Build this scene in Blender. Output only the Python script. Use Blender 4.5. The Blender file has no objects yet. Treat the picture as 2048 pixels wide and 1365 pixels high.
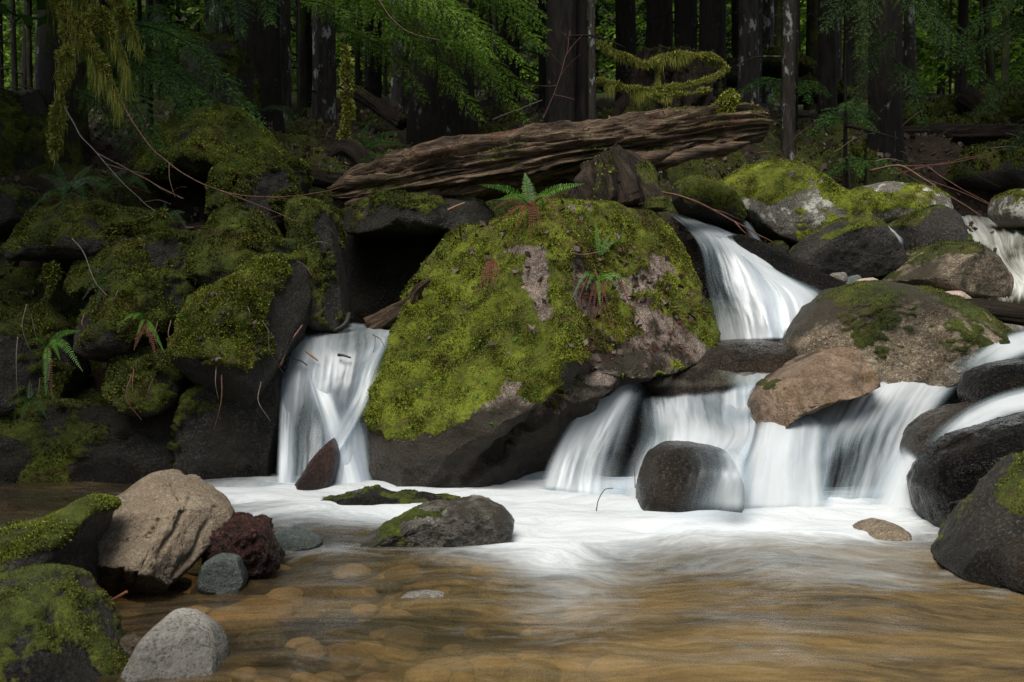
import bpy, math, random
import numpy as np

# ------------------------------------------------------------------ camera, sky, sun, exposure
scene = bpy.context.scene
COL = scene.collection
FPX = 1991.0                 # focal length in photo pixels (35 mm on a 36 mm sensor, 2048 px wide)
HZ = 600.0                   # row of the eye level
CH = 0.85                    # eye height over the pool
cam_d = bpy.data.cameras.new('camera')
cam_d.lens = 35.0
cam_d.sensor_width = 36.0
cam_d.shift_y = -(682.5 - HZ) / 2048.0
cam_d.clip_start = 0.05
cam_d.clip_end = 400
cam_d.dof.use_dof = True
cam_d.dof.focus_distance = 5.2
cam_d.dof.aperture_fstop = 7.0
cam = bpy.data.objects.new('camera', cam_d)
cam.location = (0, 0, CH)
cam.rotation_euler = (math.radians(90), 0, 0)
COL.objects.link(cam)
scene.camera = cam

SUN_EL, SUN_AZ = math.radians(64), math.radians(215)    # azimuth: clockwise from +Y; behind-left of the camera
w = bpy.data.worlds.new('World')
scene.world = w
w.use_nodes = True
wn = w.node_tree
bg = wn.nodes['Background']
sky = wn.nodes.new('ShaderNodeTexSky')
sky.sky_type = 'NISHITA'
sky.sun_disc = False
sky.sun_elevation = SUN_EL
sky.sun_rotation = SUN_AZ
hs = wn.nodes.new('ShaderNodeHueSaturation')        # thin overcast: a paler sky
hs.inputs['Saturation'].default_value = 0.45
wn.links.new(sky.outputs[0], hs.inputs['Color'])
wn.links.new(hs.outputs[0], bg.inputs[0])
bg.inputs[1].default_value = 0.125
sun_d = bpy.data.lights.new('sun', 'SUN')
sun_d.energy = 3.5
sun_d.angle = math.radians(45)
sun_d.color = (1.0, 0.95, 0.86)
sun = bpy.data.objects.new('sun', sun_d)
from mathutils import Vector
sdir = Vector((math.sin(SUN_AZ) * math.cos(SUN_EL), math.cos(SUN_AZ) * math.cos(SUN_EL), math.sin(SUN_EL)))
sun.rotation_euler = sdir.to_track_quat('Z', 'Y').to_euler()
sun.location = (0, -5, 15)
COL.objects.link(sun)
scene.view_settings.view_transform = 'Standard'
scene.view_settings.look = 'None'
scene.view_settings.exposure = 0.60
scene.view_settings.gamma = 1.0
scene.cycles.max_bounces = 8
scene.cycles.diffuse_bounces = 3
scene.cycles.glossy_bounces = 2
scene.cycles.transmission_bounces = 4
scene.cycles.transparent_max_bounces = 16
scene.cycles.caustics_reflective = False
scene.cycles.caustics_refractive = False
scene.cycles.sample_clamp_indirect = 4
scene.cycles.use_denoising = True
scene.cycles.use_adaptive_sampling = False
scene.cycles.denoising_prefilter = "NONE"

# ------------------------------------------------------------------ helpers
def P(px, py, Y):
    """a point of the place: photo column, row and its distance in metres"""
    return np.array(((px - 1024.0) / FPX * Y, Y, CH - (py - HZ) / FPX * Y))

def Ps(pts, Y=None):
    return np.array([P(p[0], p[1], p[2] if len(p) > 2 else Y) for p in pts])

def _hash(ix, iy, iz, seed):
    h = (ix * 374761393 + iy * 668265263 + iz * 2147483647 + seed * 974634777) & 0xFFFFFFFF
    h = ((h ^ (h >> 13)) * 1274126177) & 0xFFFFFFFF
    h = ((h ^ (h >> 16)) * 2246822519) & 0xFFFFFFFF
    return ((h ^ (h >> 15)) & 0xFFFFFF) / float(0xFFFFFF) * 2 - 1

def noise3(p, seed=0):
    p = np.asarray(p, float)
    i = np.floor(p).astype(np.int64)
    f = p - i
    u = f * f * f * (f * (f * 6 - 15) + 10)
    r = 0
    for dx in (0, 1):
        for dy in (0, 1):
            for dz in (0, 1):
                wgt = (u[:, 0] if dx else 1 - u[:, 0]) * (u[:, 1] if dy else 1 - u[:, 1]) * (u[:, 2] if dz else 1 - u[:, 2])
                r = r + wgt * _hash(i[:, 0] + dx, i[:, 1] + dy, i[:, 2] + dz, seed)
    return r

def fbm(p, seed=0, oct=4, gain=0.5):
    r, a, q = 0, 1.0, np.asarray(p, float)
    for o in range(oct):
        r = r + a * noise3(q + 17.3 * o, seed + o * 31)
        q = q * 2.03
        a *= gain
    return r

def ridged(p, seed=0, oct=3):
    r, a, q = 0, 1.0, np.asarray(p, float)
    for o in range(oct):
        r = r + a * (1 - 2 * np.abs(noise3(q + 9.1 * o, seed + o * 17)))
        q = q * 2.1
        a *= 0.5
    return r

def sstep(a, b, x):
    t = np.clip((x - a) / (b - a), 0, 1)
    return t * t * (3 - 2 * t)

def tag(o, label=None, cat=None, group=None, kind=None):
    if label: o['label'] = label
    if cat: o['category'] = cat
    if group: o['group'] = group
    if kind: o['kind'] = kind
    return o

def empty(name, loc):
    o = bpy.data.objects.new(name, None)
    o.location = tuple(float(c) for c in loc)
    o.empty_display_size = 0.1
    COL.objects.link(o)
    return o

def mesh_from(name, V, F, mat, parent=None, origin=None, smooth=True, attrs=None, uv=None):
    """V (n,3) in world metres, F (m,3) or (m,4): ONE linked mesh object"""
    V = np.asarray(V, float)
    F = np.asarray(F, np.int32)
    if origin is None:
        origin = np.array((0., 0., 0.)) if parent is not None else np.array((V[:, 0].mean(), V[:, 1].mean(), V[:, 2].min()))
    off = np.asarray(origin, float)
    if parent is not None:
        off = np.zeros(3); q = parent
        while q is not None:
            off = off + np.array(q.location); q = q.parent
    k = F.shape[1]
    me = bpy.data.meshes.new(name)
    me.vertices.add(len(V))
    me.vertices.foreach_set('co', (V - off).astype(np.float32).ravel())
    me.loops.add(F.size)
    me.loops.foreach_set('vertex_index', F.ravel())
    me.polygons.add(len(F))
    me.polygons.foreach_set('loop_start', np.arange(0, F.size, k, dtype=np.int32))
    me.polygons.foreach_set('use_smooth', np.full(len(F), smooth))
    if attrs:
        for an, av in attrs.items():
            at = me.attributes.new(an, 'FLOAT', 'POINT')
            at.data.foreach_set('value', np.asarray(av, np.float32))
    if uv is not None:
        ul = me.uv_layers.new(name='UVMap')
        ul.data.foreach_set('uv', np.asarray(uv, np.float32)[F.ravel()].ravel())
    me.update(calc_edges=True)
    me.validate()
    if mat: me.materials.append(mat)
    o = bpy.data.objects.new(name, me)
    if parent is not None:
        o.parent = parent
    else:
        o.location = tuple(float(c) for c in off)
    COL.objects.link(o)
    return o

def vnormals(V, F):
    N = np.zeros_like(V)
    a, b, c = V[F[:, 0]], V[F[:, 1]], V[F[:, 2]]
    fn = np.cross(b - a, c - a)
    for i in range(F.shape[1]):
        np.add.at(N, F[:, i], fn)
    return N / (np.linalg.norm(N, axis=1, keepdims=True) + 1e-12)

def tri(F):
    return F if F.shape[1] == 3 else np.vstack([F[:, [0, 1, 2]], F[:, [0, 2, 3]]])

class Geo:
    def __init__(s): s.V, s.F, s.A, s.n = [], [], [], 0
    def add(s, V, F, a=None):
        if len(V) == 0: return
        s.V.append(V); s.F.append(np.asarray(F) + s.n); s.n += len(V)
        s.A.append(np.full(len(V), 0.5) if a is None else np.broadcast_to(np.asarray(a, float), (len(V),)))
    def get(s): return np.vstack(s.V), np.vstack(s.F), np.concatenate(s.A)
    def build(s, name, mat, parent=None, **kw):
        V, F, A = s.get()
        return mesh_from(name, V, F, mat, parent, attrs={'tint': A}, **kw)

def smooth_path(pts, n):
    pts = np.asarray(pts, float)
    m = len(pts)
    if m == 2: 
        t = np.linspace(0, 1, n)[:, None]
        return pts[0] * (1 - t) + pts[1] * t
    ext = np.vstack([2 * pts[0] - pts[1], pts, 2 * pts[-1] - pts[-2]])
    out = []
    for t in np.linspace(0, m - 1 - 1e-9, n):
        i = int(t); f = t - i
        p0, p1, p2, p3 = ext[i], ext[i + 1], ext[i + 2], ext[i + 3]
        out.append(0.5 * ((2 * p1) + (-p0 + p2) * f + (2 * p0 - 5 * p1 + 4 * p2 - p3) * f * f + (-p0 + 3 * p1 - 3 * p2 + p3) * f ** 3))
    return np.array(out)

def frames(C):
    T = np.gradient(C, axis=0)
    T /= np.linalg.norm(T, axis=1, keepdims=True) + 1e-12
    ref = np.array((0, 0, 1.)) if abs(T[:, 2]).mean() < 0.8 else np.array((0, 1., 0))
    B = np.cross(T, ref); B /= np.linalg.norm(B, axis=1, keepdims=True) + 1e-12
    N = np.cross(B, T)
    return T, N, B

def tube(C, r, seg=8, rough=0.0, seed=0, nscale=6):
    C = np.asarray(C, float); n = len(C)
    r = np.broadcast_to(np.asarray(r, float), (n,))
    T, N, B = frames(C)
    a = np.linspace(0, 2 * np.pi, seg, endpoint=False)
    V = C[:, None, :] + r[:, None, None] * (np.cos(a)[None, :, None] * N[:, None, :] + np.sin(a)[None, :, None] * B[:, None, :])
    V = V.reshape(-1, 3)
    if rough > 0:
        d = V - np.repeat(C, seg, axis=0)
        V = V + d * (rough * fbm(V * nscale, seed, 3))[:, None]
    i = np.arange(n - 1)[:, None] * seg
    j = np.arange(seg)[None, :]; j2 = (j + 1) % seg
    F = np.stack([i + j, i + j2, i + seg + j2, i + seg + j], -1).reshape(-1, 4)
    V = np.vstack([V, C[0], C[-1]])
    c0, c1 = n * seg, n * seg + 1
    jj = np.arange(seg)
    cap0 = np.stack([np.full(seg, c0), (jj + 1) % seg, jj, np.full(seg, c0)], -1)[:, [0, 1, 2]]
    capA = np.stack([cap0[:, 0], cap0[:, 1], cap0[:, 2], cap0[:, 2]], -1)
    b = (n - 1) * seg
    capB = np.stack([np.full(seg, c1), b + jj, b + (jj + 1) % seg, b + (jj + 1) % seg], -1)
    # caps as tiny quads: split the far vertex so no face repeats one
    V = np.vstack([V, (V[cap0[:, 1]] + V[cap0[:, 2]]) / 2, (V[b + jj] + V[b + (jj + 1) % seg]) / 2])
    base = c1 + 1
    capA = np.stack([np.full(seg, c0), cap0[:, 1], base + jj, cap0[:, 2]], -1)
    capB = np.stack([np.full(seg, c1), b + jj, base + seg + jj, b + (jj + 1) % seg], -1)
    return V, np.vstack([F, capA, capB])

# ------------------------------------------------------------------ materials
MATS = {}
def new_mat(name):
    m = bpy.data.materials.new(name); m.use_nodes = True
    nt = m.node_tree
    MATS[name] = m
    return m, nt, nt.nodes['Principled BSDF'], nt.nodes['Material Output']

def nd(nt, typ, **inp):
    n = nt.nodes.new(typ)
    for k, v in inp.items():
        if k.startswith('p_'): setattr(n, k[2:], v); continue
        key = int(k[1:]) if k[0] == 'i' and k[1:].isdigit() else k.replace('_', ' ')
        s = n.inputs[key]
        if hasattr(v, 'is_output'): nt.links.new(v, s)
        else: s.default_value = v
    return n

def c4(c): return (c[0], c[1], c[2], 1.0)

def ramp(nt, fac, stops):
    n = nt.nodes.new('ShaderNodeValToRGB')
    e = n.color_ramp.elements
    while len(e) < len(stops): e.new(0.5)
    for el, (p, c) in zip(e, stops):
        el.position = p
        el.color = c4(c) if hasattr(c, '__len__') else (c, c, c, 1)
    nt.links.new(fac, n.inputs[0])
    return n.outputs[0]

def mix(nt, f, a, b, mode='MIX'):
    n = nt.nodes.new('ShaderNodeMix'); n.data_type = 'RGBA'; n.blend_type = mode
    for s, v in ((n.inputs[0], f), (n.inputs[6], a), (n.inputs[7], b)):
        if hasattr(v, 'is_output'): nt.links.new(v, s)
        elif hasattr(v, '__len__'): s.default_value = c4(v)
        else: s.default_value = v
    return n.outputs[2]

def math_n(nt, op, a, b=0.0, c=0.0, clamp=False):
    n = nt.nodes.new('ShaderNodeMath'); n.operation = op; n.use_clamp = clamp
    for s, v in zip(n.inputs, (a, b, c)):
        if hasattr(v, 'is_output'): nt.links.new(v, s)
        else: s.default_value = v
    return n.outputs[0]

def vscale(nt, v, s):
    n = nt.nodes.new('ShaderNodeMapping'); nt.links.new(v, n.inputs[0]); n.inputs[3].default_value = s
    return n.outputs[0]

def noise_o(nt, vec, scale, detail=5, rough=0.6, dist=0.0):
    n = nd(nt, 'ShaderNodeTexNoise', Scale=scale, Detail=detail, Roughness=rough, Distortion=dist)
    nt.links.new(vec, n.inputs['Vector'])
    return n.outputs[0]

def objco(nt): return nt.nodes.new('ShaderNodeTexCoord').outputs['Object']
def attr(nt, name):
    n = nt.nodes.new('ShaderNodeAttribute'); n.attribute_name = name
    return n.outputs['Fac']

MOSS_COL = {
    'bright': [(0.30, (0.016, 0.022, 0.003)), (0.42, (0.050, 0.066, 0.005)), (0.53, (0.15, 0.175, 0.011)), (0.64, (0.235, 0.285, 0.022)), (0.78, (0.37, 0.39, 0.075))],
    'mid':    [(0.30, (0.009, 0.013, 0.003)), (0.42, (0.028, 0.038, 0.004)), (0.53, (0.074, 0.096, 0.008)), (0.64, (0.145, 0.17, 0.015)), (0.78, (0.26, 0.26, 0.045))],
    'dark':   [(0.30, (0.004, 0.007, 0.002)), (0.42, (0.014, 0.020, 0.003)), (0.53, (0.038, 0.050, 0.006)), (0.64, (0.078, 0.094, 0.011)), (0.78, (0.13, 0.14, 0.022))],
}
def moss_patches(nt, co, col):
    big = noise_o(nt, co, 2.6, 6, 0.65, 0.6)
    col = mix(nt, ramp(nt, big, [(0.36, 0.62), (0.58, 0.0)]), col, mix(nt, 0.72, col, (0.020, 0.026, 0.003)))
    br = noise_o(nt, vscale(nt, co, (1, 1, 1.3)), 4.3, 8, 0.75, 0.8)
    col = mix(nt, ramp(nt, br, [(0.53, 0.0), (0.63, 0.75)]), col, (0.060, 0.036, 0.014))
    return col

def moss_col(nt, co, tone):
    n = noise_o(nt, co, 5.0, 8, 0.72, 0.4)
    n2 = noise_o(nt, co, 55.0, 3, 0.6)
    f = math_n(nt, 'ADD', math_n(nt, 'MULTIPLY', n, 0.75), math_n(nt, 'MULTIPLY', n2, 0.3))
    return moss_patches(nt, co, ramp(nt, f, MOSS_COL[tone]))

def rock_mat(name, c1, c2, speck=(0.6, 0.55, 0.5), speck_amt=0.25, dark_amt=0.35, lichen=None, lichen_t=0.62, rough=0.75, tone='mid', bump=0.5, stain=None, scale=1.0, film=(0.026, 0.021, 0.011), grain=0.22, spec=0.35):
    m, nt, b, out = new_mat(name)
    co = objco(nt)
    n0 = noise_o(nt, co, 2.1 * scale, 6, 0.6, 0.3)
    n1 = noise_o(nt, co, 9.0 * scale, 9, 0.75)
    nm = math_n(nt, 'ADD', math_n(nt, 'MULTIPLY', n0, 0.45), math_n(nt, 'MULTIPLY', n1, 0.55))
    col = ramp(nt, nm, [(0.36, c1), (0.50, tuple((a + b_) / 2 for a, b_ in zip(c1, c2))), (0.64, c2)])
    if stain:
        ns = noise_o(nt, co, 3.3 * scale, 8, 0.7, 0.8)
        col = mix(nt, ramp(nt, ns, [(0.47, 0.0), (0.60, 0.9)]), col, stain)
    v = noise_o(nt, co, 80.0 * scale, 4, 0.75)
    col = mix(nt, math_n(nt, 'MULTIPLY', ramp(nt, v, [(0.52, 0.0), (0.62, 1.0)]), speck_amt), col, speck)
    v2 = noise_o(nt, co, 110.0 * scale, 3, 0.7)
    col = mix(nt, math_n(nt, 'MULTIPLY', ramp(nt, v2, [(0.38, 1.0), (0.48, 0.0)]), dark_amt), col, tuple(x * 0.12 for x in c1))
    if lichen:
        nl = noise_o(nt, co, 6.0 * scale, 9, 0.75)
        col = mix(nt, ramp(nt, nl, [(lichen_t, 0.0), (lichen_t + 0.05, 0.85)]), col, lichen)
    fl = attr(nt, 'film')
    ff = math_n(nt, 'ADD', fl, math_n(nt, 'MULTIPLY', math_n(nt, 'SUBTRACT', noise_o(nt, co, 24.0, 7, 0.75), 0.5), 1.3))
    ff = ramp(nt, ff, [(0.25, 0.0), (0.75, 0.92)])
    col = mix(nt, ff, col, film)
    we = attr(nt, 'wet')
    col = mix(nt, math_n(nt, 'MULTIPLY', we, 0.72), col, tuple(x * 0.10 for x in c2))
    mo = attr(nt, 'moss')
    mn = noise_o(nt, co, 40.0, 5, 0.75)
    mf = math_n(nt, 'ADD', mo, math_n(nt, 'MULTIPLY', math_n(nt, 'SUBTRACT', mn, 0.5), 1.1))
    mf = ramp(nt, mf, [(0.38, 0.0), (0.58, 1.0)])
    mc = moss_col(nt, co, tone)
    col = mix(nt, mf, col, mc)
    nt.links.new(col, b.inputs['Base Color'])
    nv = noise_o(nt, co, 30.0, 5, 0.7)
    rr = math_n(nt, 'ADD', rough, math_n(nt, 'MULTIPLY', math_n(nt, 'SUBTRACT', nv, 0.5), 0.5))
    rr = math_n(nt, 'SUBTRACT', rr, math_n(nt, 'MULTIPLY', we, max(0, rough - 0.22)))
    rg = nd(nt, 'ShaderNodeMix', i0=mf, i2=rr, i3=0.95)
    nt.links.new(rg.outputs[0], b.inputs['Roughness'])
    b.inputs['Specular IOR Level'].default_value = spec
    hh = math_n(nt, 'ADD', math_n(nt, 'MULTIPLY', noise_o(nt, co, 14.0 * scale, 10, 0.72), 1.0), math_n(nt, 'ADD', math_n(nt, 'MULTIPLY', v2, grain), math_n(nt, 'MULTIPLY', v, grain)))
    bp = nd(nt, 'ShaderNodeBump', Strength=min(1, bump * 1.4), Distance=0.05, Height=hh)
    nt.links.new(bp.outputs[0], b.inputs['Normal'])
    return m

def tuft_mat(name, tone, trans=0.25):
    m, nt, b, out = new_mat(name)
    co = objco(nt)
    t = attr(nt, 'tint')
    n = noise_o(nt, co, 5.0, 8, 0.72, 0.4)
    f = math_n(nt, 'ADD', math_n(nt, 'MULTIPLY', n, 0.75), math_n(nt, 'MULTIPLY', math_n(nt, 'POWER', t, 1.6), 0.52))
    col = ramp(nt, f, MOSS_COL[tone])
    if tone != 'pale': col = moss_patches(nt, co, col)
    nt.links.new(col, b.inputs['Base Color'])
    b.inputs['Roughness'].default_value = 0.7
    b.inputs['Specular IOR Level'].default_value = 0.25
    tr = nd(nt, 'ShaderNodeBsdfTranslucent', Color=col)
    ms = nd(nt, 'ShaderNodeMixShader', i0=trans, i1=b.outputs[0], i2=tr.outputs[0])
    nt.links.new(ms.outputs[0], out.inputs[0])
    return m

def leaf_mat(name, c0, c1, c2, rough=0.5, trans=0.3, scale=3.0, spec=0.4):
    m, nt, b, out = new_mat(name)
    co = objco(nt)
    t = attr(nt, 'tint')
    n = noise_o(nt, co, scale, 3, 0.6)
    f = math_n(nt, 'ADD', math_n(nt, 'MULTIPLY', n, 0.6), math_n(nt, 'MULTIPLY', t, 0.4))
    col = ramp(nt, f, [(0.3, c0), (0.52, c1), (0.75, c2)])
    nt.links.new(col, b.inputs['Base Color'])
    b.inputs['Roughness'].default_value = rough
    b.inputs['Specular IOR Level'].default_value = spec
    tr = nd(nt, 'ShaderNodeBsdfTranslucent', Color=col)
    ms = nd(nt, 'ShaderNodeMixShader', i0=trans, i1=b.outputs[0], i2=tr.outputs[0])
    nt.links.new(ms.outputs[0], out.inputs[0])
    return m

def bark_mat(name, c1, c2, lichen=(0.38, 0.40, 0.36), lichen_t=0.62, stretch=(9, 9, 1.6), moss=0.0):
    m, nt, b, out = new_mat(name)
    co = objco(nt)
    sc = vscale(nt, co, stretch)
    n1 = noise_o(nt, sc, 3.0, 8, 0.7, 0.5)
    col = ramp(nt, n1, [(0.32, c1), (0.66, c2)])
    nl = noise_o(nt, vscale(nt, co, (1, 1, 0.45)), 9.0, 6, 0.7)
    col = mix(nt, ramp(nt, nl, [(lichen_t, 0.0), (lichen_t + 0.05, 0.8)]), col, lichen)
    if moss > 0:
        nm = noise_o(nt, co, 2.2, 6, 0.65)
        col = mix(nt, ramp(nt, nm, [(0.62 - moss * 0.3, 0.0), (0.72 - moss * 0.3, 0.9)]), col, moss_col(nt, co, 'dark'))
    nt.links.new(col, b.inputs['Base Color'])
    b.inputs['Roughness'].default_value = 0.85
    b.inputs['Specular IOR Level'].default_value = 0.2
    bp = nd(nt, 'ShaderNodeBump', Strength=0.9, Distance=0.03, Height=n1)
    nt.links.new(bp.outputs[0], b.inputs['Normal'])
    return m

def plain_mat(name, c1, c2, scale=20, rough=0.6, bump=0.2):
    m, nt, b, out = new_mat(name)
    co = objco(nt)
    n = noise_o(nt, co, scale, 5, 0.65)
    nt.links.new(ramp(nt, n, [(0.3, c1), (0.7, c2)]), b.inputs['Base Color'])
    b.inputs['Roughness'].default_value = rough
    bp = nd(nt, 'ShaderNodeBump', Strength=bump, Distance=0.01, Height=n)
    nt.links.new(bp.outputs[0], b.inputs['Normal'])
    return m

rock_mat('granite_mossy', (0.10, 0.075, 0.058), (0.42, 0.325, 0.26), speck_amt=0.4, dark_amt=0.7, stain=(0.075, 0.05, 0.032), tone='bright', rough=0.8, bump=0.6)
rock_mat('granite_pale', (0.05, 0.045, 0.035), (0.20, 0.18, 0.14), speck_amt=0.3, dark_amt=0.5, lichen=(0.50, 0.50, 0.44), lichen_t=0.53, tone='bright', bump=0.55)
rock_mat('granite_tan', (0.11, 0.08, 0.05), (0.38, 0.30, 0.205), speck=(0.62, 0.55, 0.44), speck_amt=0.45, dark_amt=0.6, tone='dark', rough=0.6, bump=0.6, stain=(0.10, 0.07, 0.04))
rock_mat('rock_rust', (0.085, 0.052, 0.032), (0.42, 0.295, 0.205), speck=(0.50, 0.38, 0.26), speck_amt=0.3, dark_amt=0.5, tone='dark', rough=0.42, bump=0.6, stain=(0.09, 0.055, 0.02))
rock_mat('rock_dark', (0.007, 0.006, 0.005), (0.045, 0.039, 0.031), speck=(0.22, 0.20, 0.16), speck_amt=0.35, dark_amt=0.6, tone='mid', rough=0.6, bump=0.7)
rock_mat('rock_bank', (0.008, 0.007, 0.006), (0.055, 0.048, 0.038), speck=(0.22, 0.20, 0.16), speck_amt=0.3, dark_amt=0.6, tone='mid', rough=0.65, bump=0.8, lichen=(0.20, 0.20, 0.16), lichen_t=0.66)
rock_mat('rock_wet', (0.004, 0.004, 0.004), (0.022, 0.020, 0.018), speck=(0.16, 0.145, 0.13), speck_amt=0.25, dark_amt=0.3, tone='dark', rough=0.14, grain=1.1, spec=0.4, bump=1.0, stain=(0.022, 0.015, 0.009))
rock_mat('rock_wet_brown', (0.018, 0.014, 0.011), (0.075, 0.056, 0.04), speck=(0.26, 0.22, 0.18), speck_amt=0.3, tone='dark', rough=0.16, grain=0.6, bump=0.7)
rock_mat('rock_slate', (0.05, 0.065, 0.06), (0.17, 0.20, 0.18), speck=(0.4, 0.45, 0.42), speck_amt=0.3, tone='dark', rough=0.45, bump=0.5)
rock_mat('rock_buff', (0.15, 0.11, 0.07), (0.42, 0.33, 0.23), speck=(0.66, 0.58, 0.47), speck_amt=0.3, dark_amt=0.35, tone='dark', rough=0.8, bump=0.7, stain=(0.26, 0.19, 0.12))
rock_mat('rock_grey', (0.09, 0.08, 0.065), (0.34, 0.31, 0.265), speck=(0.65, 0.62, 0.56), speck_amt=0.4, dark_amt=0.6, tone='mid', rough=0.7, bump=0.6)
rock_mat('granite_light', (0.24, 0.22, 0.19), (0.60, 0.57, 0.51), speck=(0.75, 0.72, 0.66), speck_amt=0.4, dark_amt=0.7, tone='mid', rough=0.7, bump=0.6)
rock_mat('rock_maroon', (0.012, 0.005, 0.004), (0.07, 0.034, 0.026), speck=(0.2, 0.12, 0.09), speck_amt=0.3, tone='dark', rough=0.22, bump=0.6)
rock_mat('rock_pink', (0.30, 0.22, 0.17), (0.48, 0.37, 0.30), speck_amt=0.3, tone='dark', rough=0.5, bump=0.3)
rock_mat('rotten_red', (0.006, 0.003, 0.003), (0.065, 0.017, 0.012), speck=(0.30, 0.11, 0.07), speck_amt=0.4, dark_amt=0.8, tone='dark', rough=0.45, bump=1.0)
MOSS_COL['pale'] = [(0.30, (0.05, 0.055, 0.008)), (0.42, (0.12, 0.135, 0.016)), (0.53, (0.24, 0.26, 0.035)), (0.64, (0.38, 0.39, 0.07)), (0.78, (0.5, 0.48, 0.13))]
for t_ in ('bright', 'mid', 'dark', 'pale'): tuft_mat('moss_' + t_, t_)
leaf_mat('fern_leaf', (0.03, 0.085, 0.010), (0.08, 0.21, 0.022), (0.20, 0.40, 0.06), rough=0.4, spec=0.25)
leaf_mat('fern_dark', (0.008, 0.024, 0.005), (0.02, 0.055, 0.010), (0.05, 0.12, 0.022), rough=0.4, spec=0.25)
leaf_mat('fern_dead', (0.05, 0.015, 0.008), (0.13, 0.04, 0.018), (0.24, 0.09, 0.04), rough=0.7)
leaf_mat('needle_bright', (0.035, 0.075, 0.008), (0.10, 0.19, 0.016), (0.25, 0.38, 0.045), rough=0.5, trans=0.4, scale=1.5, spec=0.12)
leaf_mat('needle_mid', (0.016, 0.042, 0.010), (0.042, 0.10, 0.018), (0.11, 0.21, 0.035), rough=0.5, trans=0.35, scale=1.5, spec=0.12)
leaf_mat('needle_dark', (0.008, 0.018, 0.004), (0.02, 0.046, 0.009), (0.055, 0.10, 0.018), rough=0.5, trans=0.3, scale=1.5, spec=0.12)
leaf_mat('leaf_litter', (0.035, 0.022, 0.016), (0.085, 0.06, 0.045), (0.17, 0.13, 0.10), rough=0.75, trans=0.05, scale=8)
leaf_mat('herb_leaf', (0.03, 0.09, 0.012), (0.07, 0.19, 0.02), (0.16, 0.32, 0.04), rough=0.5)
bark_mat('bark_dark', (0.004, 0.003, 0.0025), (0.024, 0.019, 0.015), lichen_t=0.63, lichen=(0.22, 0.23, 0.20))
bark_mat('bark_grey', (0.010, 0.008, 0.007), (0.065, 0.055, 0.045), lichen_t=0.56)
bark_mat('bark_mossy', (0.006, 0.005, 0.004), (0.028, 0.022, 0.015), lichen_t=0.66, moss=0.5)
plain_mat('twig_red', (0.06, 0.022, 0.014), (0.19, 0.08, 0.05), 30, 0.45)
plain_mat('twig_dark', (0.012, 0.009, 0.007), (0.055, 0.042, 0.03), 30, 0.6)
plain_mat('twig_grey', (0.07, 0.055, 0.045), (0.2, 0.17, 0.14), 30, 0.6)
plain_mat('wood_orange', (0.15, 0.06, 0.025), (0.38, 0.2, 0.1), 25, 0.55)

# ------------------------------------------------------------------ terrain
TC = []
def tc(px, py, Y): TC.append(P(px, py, Y))
def tw(x, Y, z): TC.append(np.array((x, Y, z)))
for px in (-500, -200, 0, 150, 300, 420, 530):                       # left bank cliff and slope
    for py, Y in ((985, 4.95), (800, 5.1), (640, 5.25), (520, 5.5), (430, 5.95), (345, 6.55), (290, 7.3)):
        tc(px, py, Y)
for px in (580, 660, 740): 
    tw((px - 1024) / FPX * 4.5, 4.5, -0.25); tw((px - 1024) / FPX * 4.95, 4.97, 0.50); tw((px - 1024) / FPX * 5.6, 5.6, 0.52)
    tw((px - 1024) / FPX * 6.2, 6.2, 0.66); tc(px, 400, 6.6); tc(px, 330, 7.4)
for px in (820, 900, 980):
    tw((px - 1024) / FPX * 5.6, 5.6, 0.55); tw((px - 1024) / FPX * 6.2, 6.2, 0.72); tc(px, 410, 6.6); tc(px, 340, 7.4); tw((px - 1024) / FPX * 4.8, 4.8, -0.2)
for px in (1060, 1160, 1260): 
    tw((px - 1024) / FPX * 4.8, 4.8, -0.2); tw((px - 1024) / FPX * 5.6, 5.6, 0.5); tc(px, 420, 6.6); tc(px, 345, 7.5)
for px in (1300, 1400, 1500):
    tw((px - 1024) / FPX * 4.3, 4.3, -0.2); tw((px - 1024) / FPX * 4.9, 4.9, 0.12); tw((px - 1024) / FPX * 5.35, 5.35, 0.42)
    tw((px - 1024) / FPX * 5.8, 5.8, 0.55); tw((px - 1024) / FPX * 6.4, 6.4, 1.05); tc(px, 455, 7.0); tc(px, 370, 7.8)
for px in (1600, 1720, 1850):
    tw((px - 1024) / FPX * 4.1, 4.1, -0.2); tw((px - 1024) / FPX * 4.9, 4.9, 0.28); tw((px - 1024) / FPX * 5.6, 5.6, 0.5)
    tc(px, 600, 6.2); tc(px, 540, 6.9); tc(px, 440, 7.8); tc(px, 360, 8.6)
for px in (1980, 2100, 2250):
    tw((px - 1024) / FPX * 3.6, 3.6, -0.12); tw((px - 1024) / FPX * 4.6, 4.6, 0.12); tw((px - 1024) / FPX * 5.4, 5.4, 0.38)
    tc(px, 675, 6.1); tc(px, 625, 6.6); tc(px, 525, 7.6); tc(px, 465, 8.6); tc(px, 330, 9.8)
for px in (1900, 1945):
    tc(px, 660, 6.6); tc(px, 560, 7.5); tc(px, 480, 8.6)
for px in (2500, 2900):
    tw((px - 1024) / FPX * 3.6, 3.6, 0.2); tc(px, 560, 5.5); tc(px, 450, 7.5); tc(px, 330, 9.6)
for px in (-900, -300, 200, 700, 1100, 1500, 1900, 2300, 2900):
    for py, Y in ((268, 9.0), (238, 11.5), (215, 15), (200, 20), (190, 28), (170, 38), (-250, 58)): tc(px, py + (25 if px > 1750 and Y < 16 else 0), Y)
for x in (-1.6, -0.8, 0, 0.8, 1.6):
    for Y in (1.2, 2.0, 2.8, 3.5, 4.05): tw(x, Y, -0.24)
for x in (-1.5, 0, 1.5): tw(x, 0.0, -0.15); tw(x, -2.5, 0.1)
for Y in (1.5, 2.2, 3.0): tw(-1.9, Y, 0.02); tw(-3.0, Y, 0.35)
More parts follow.
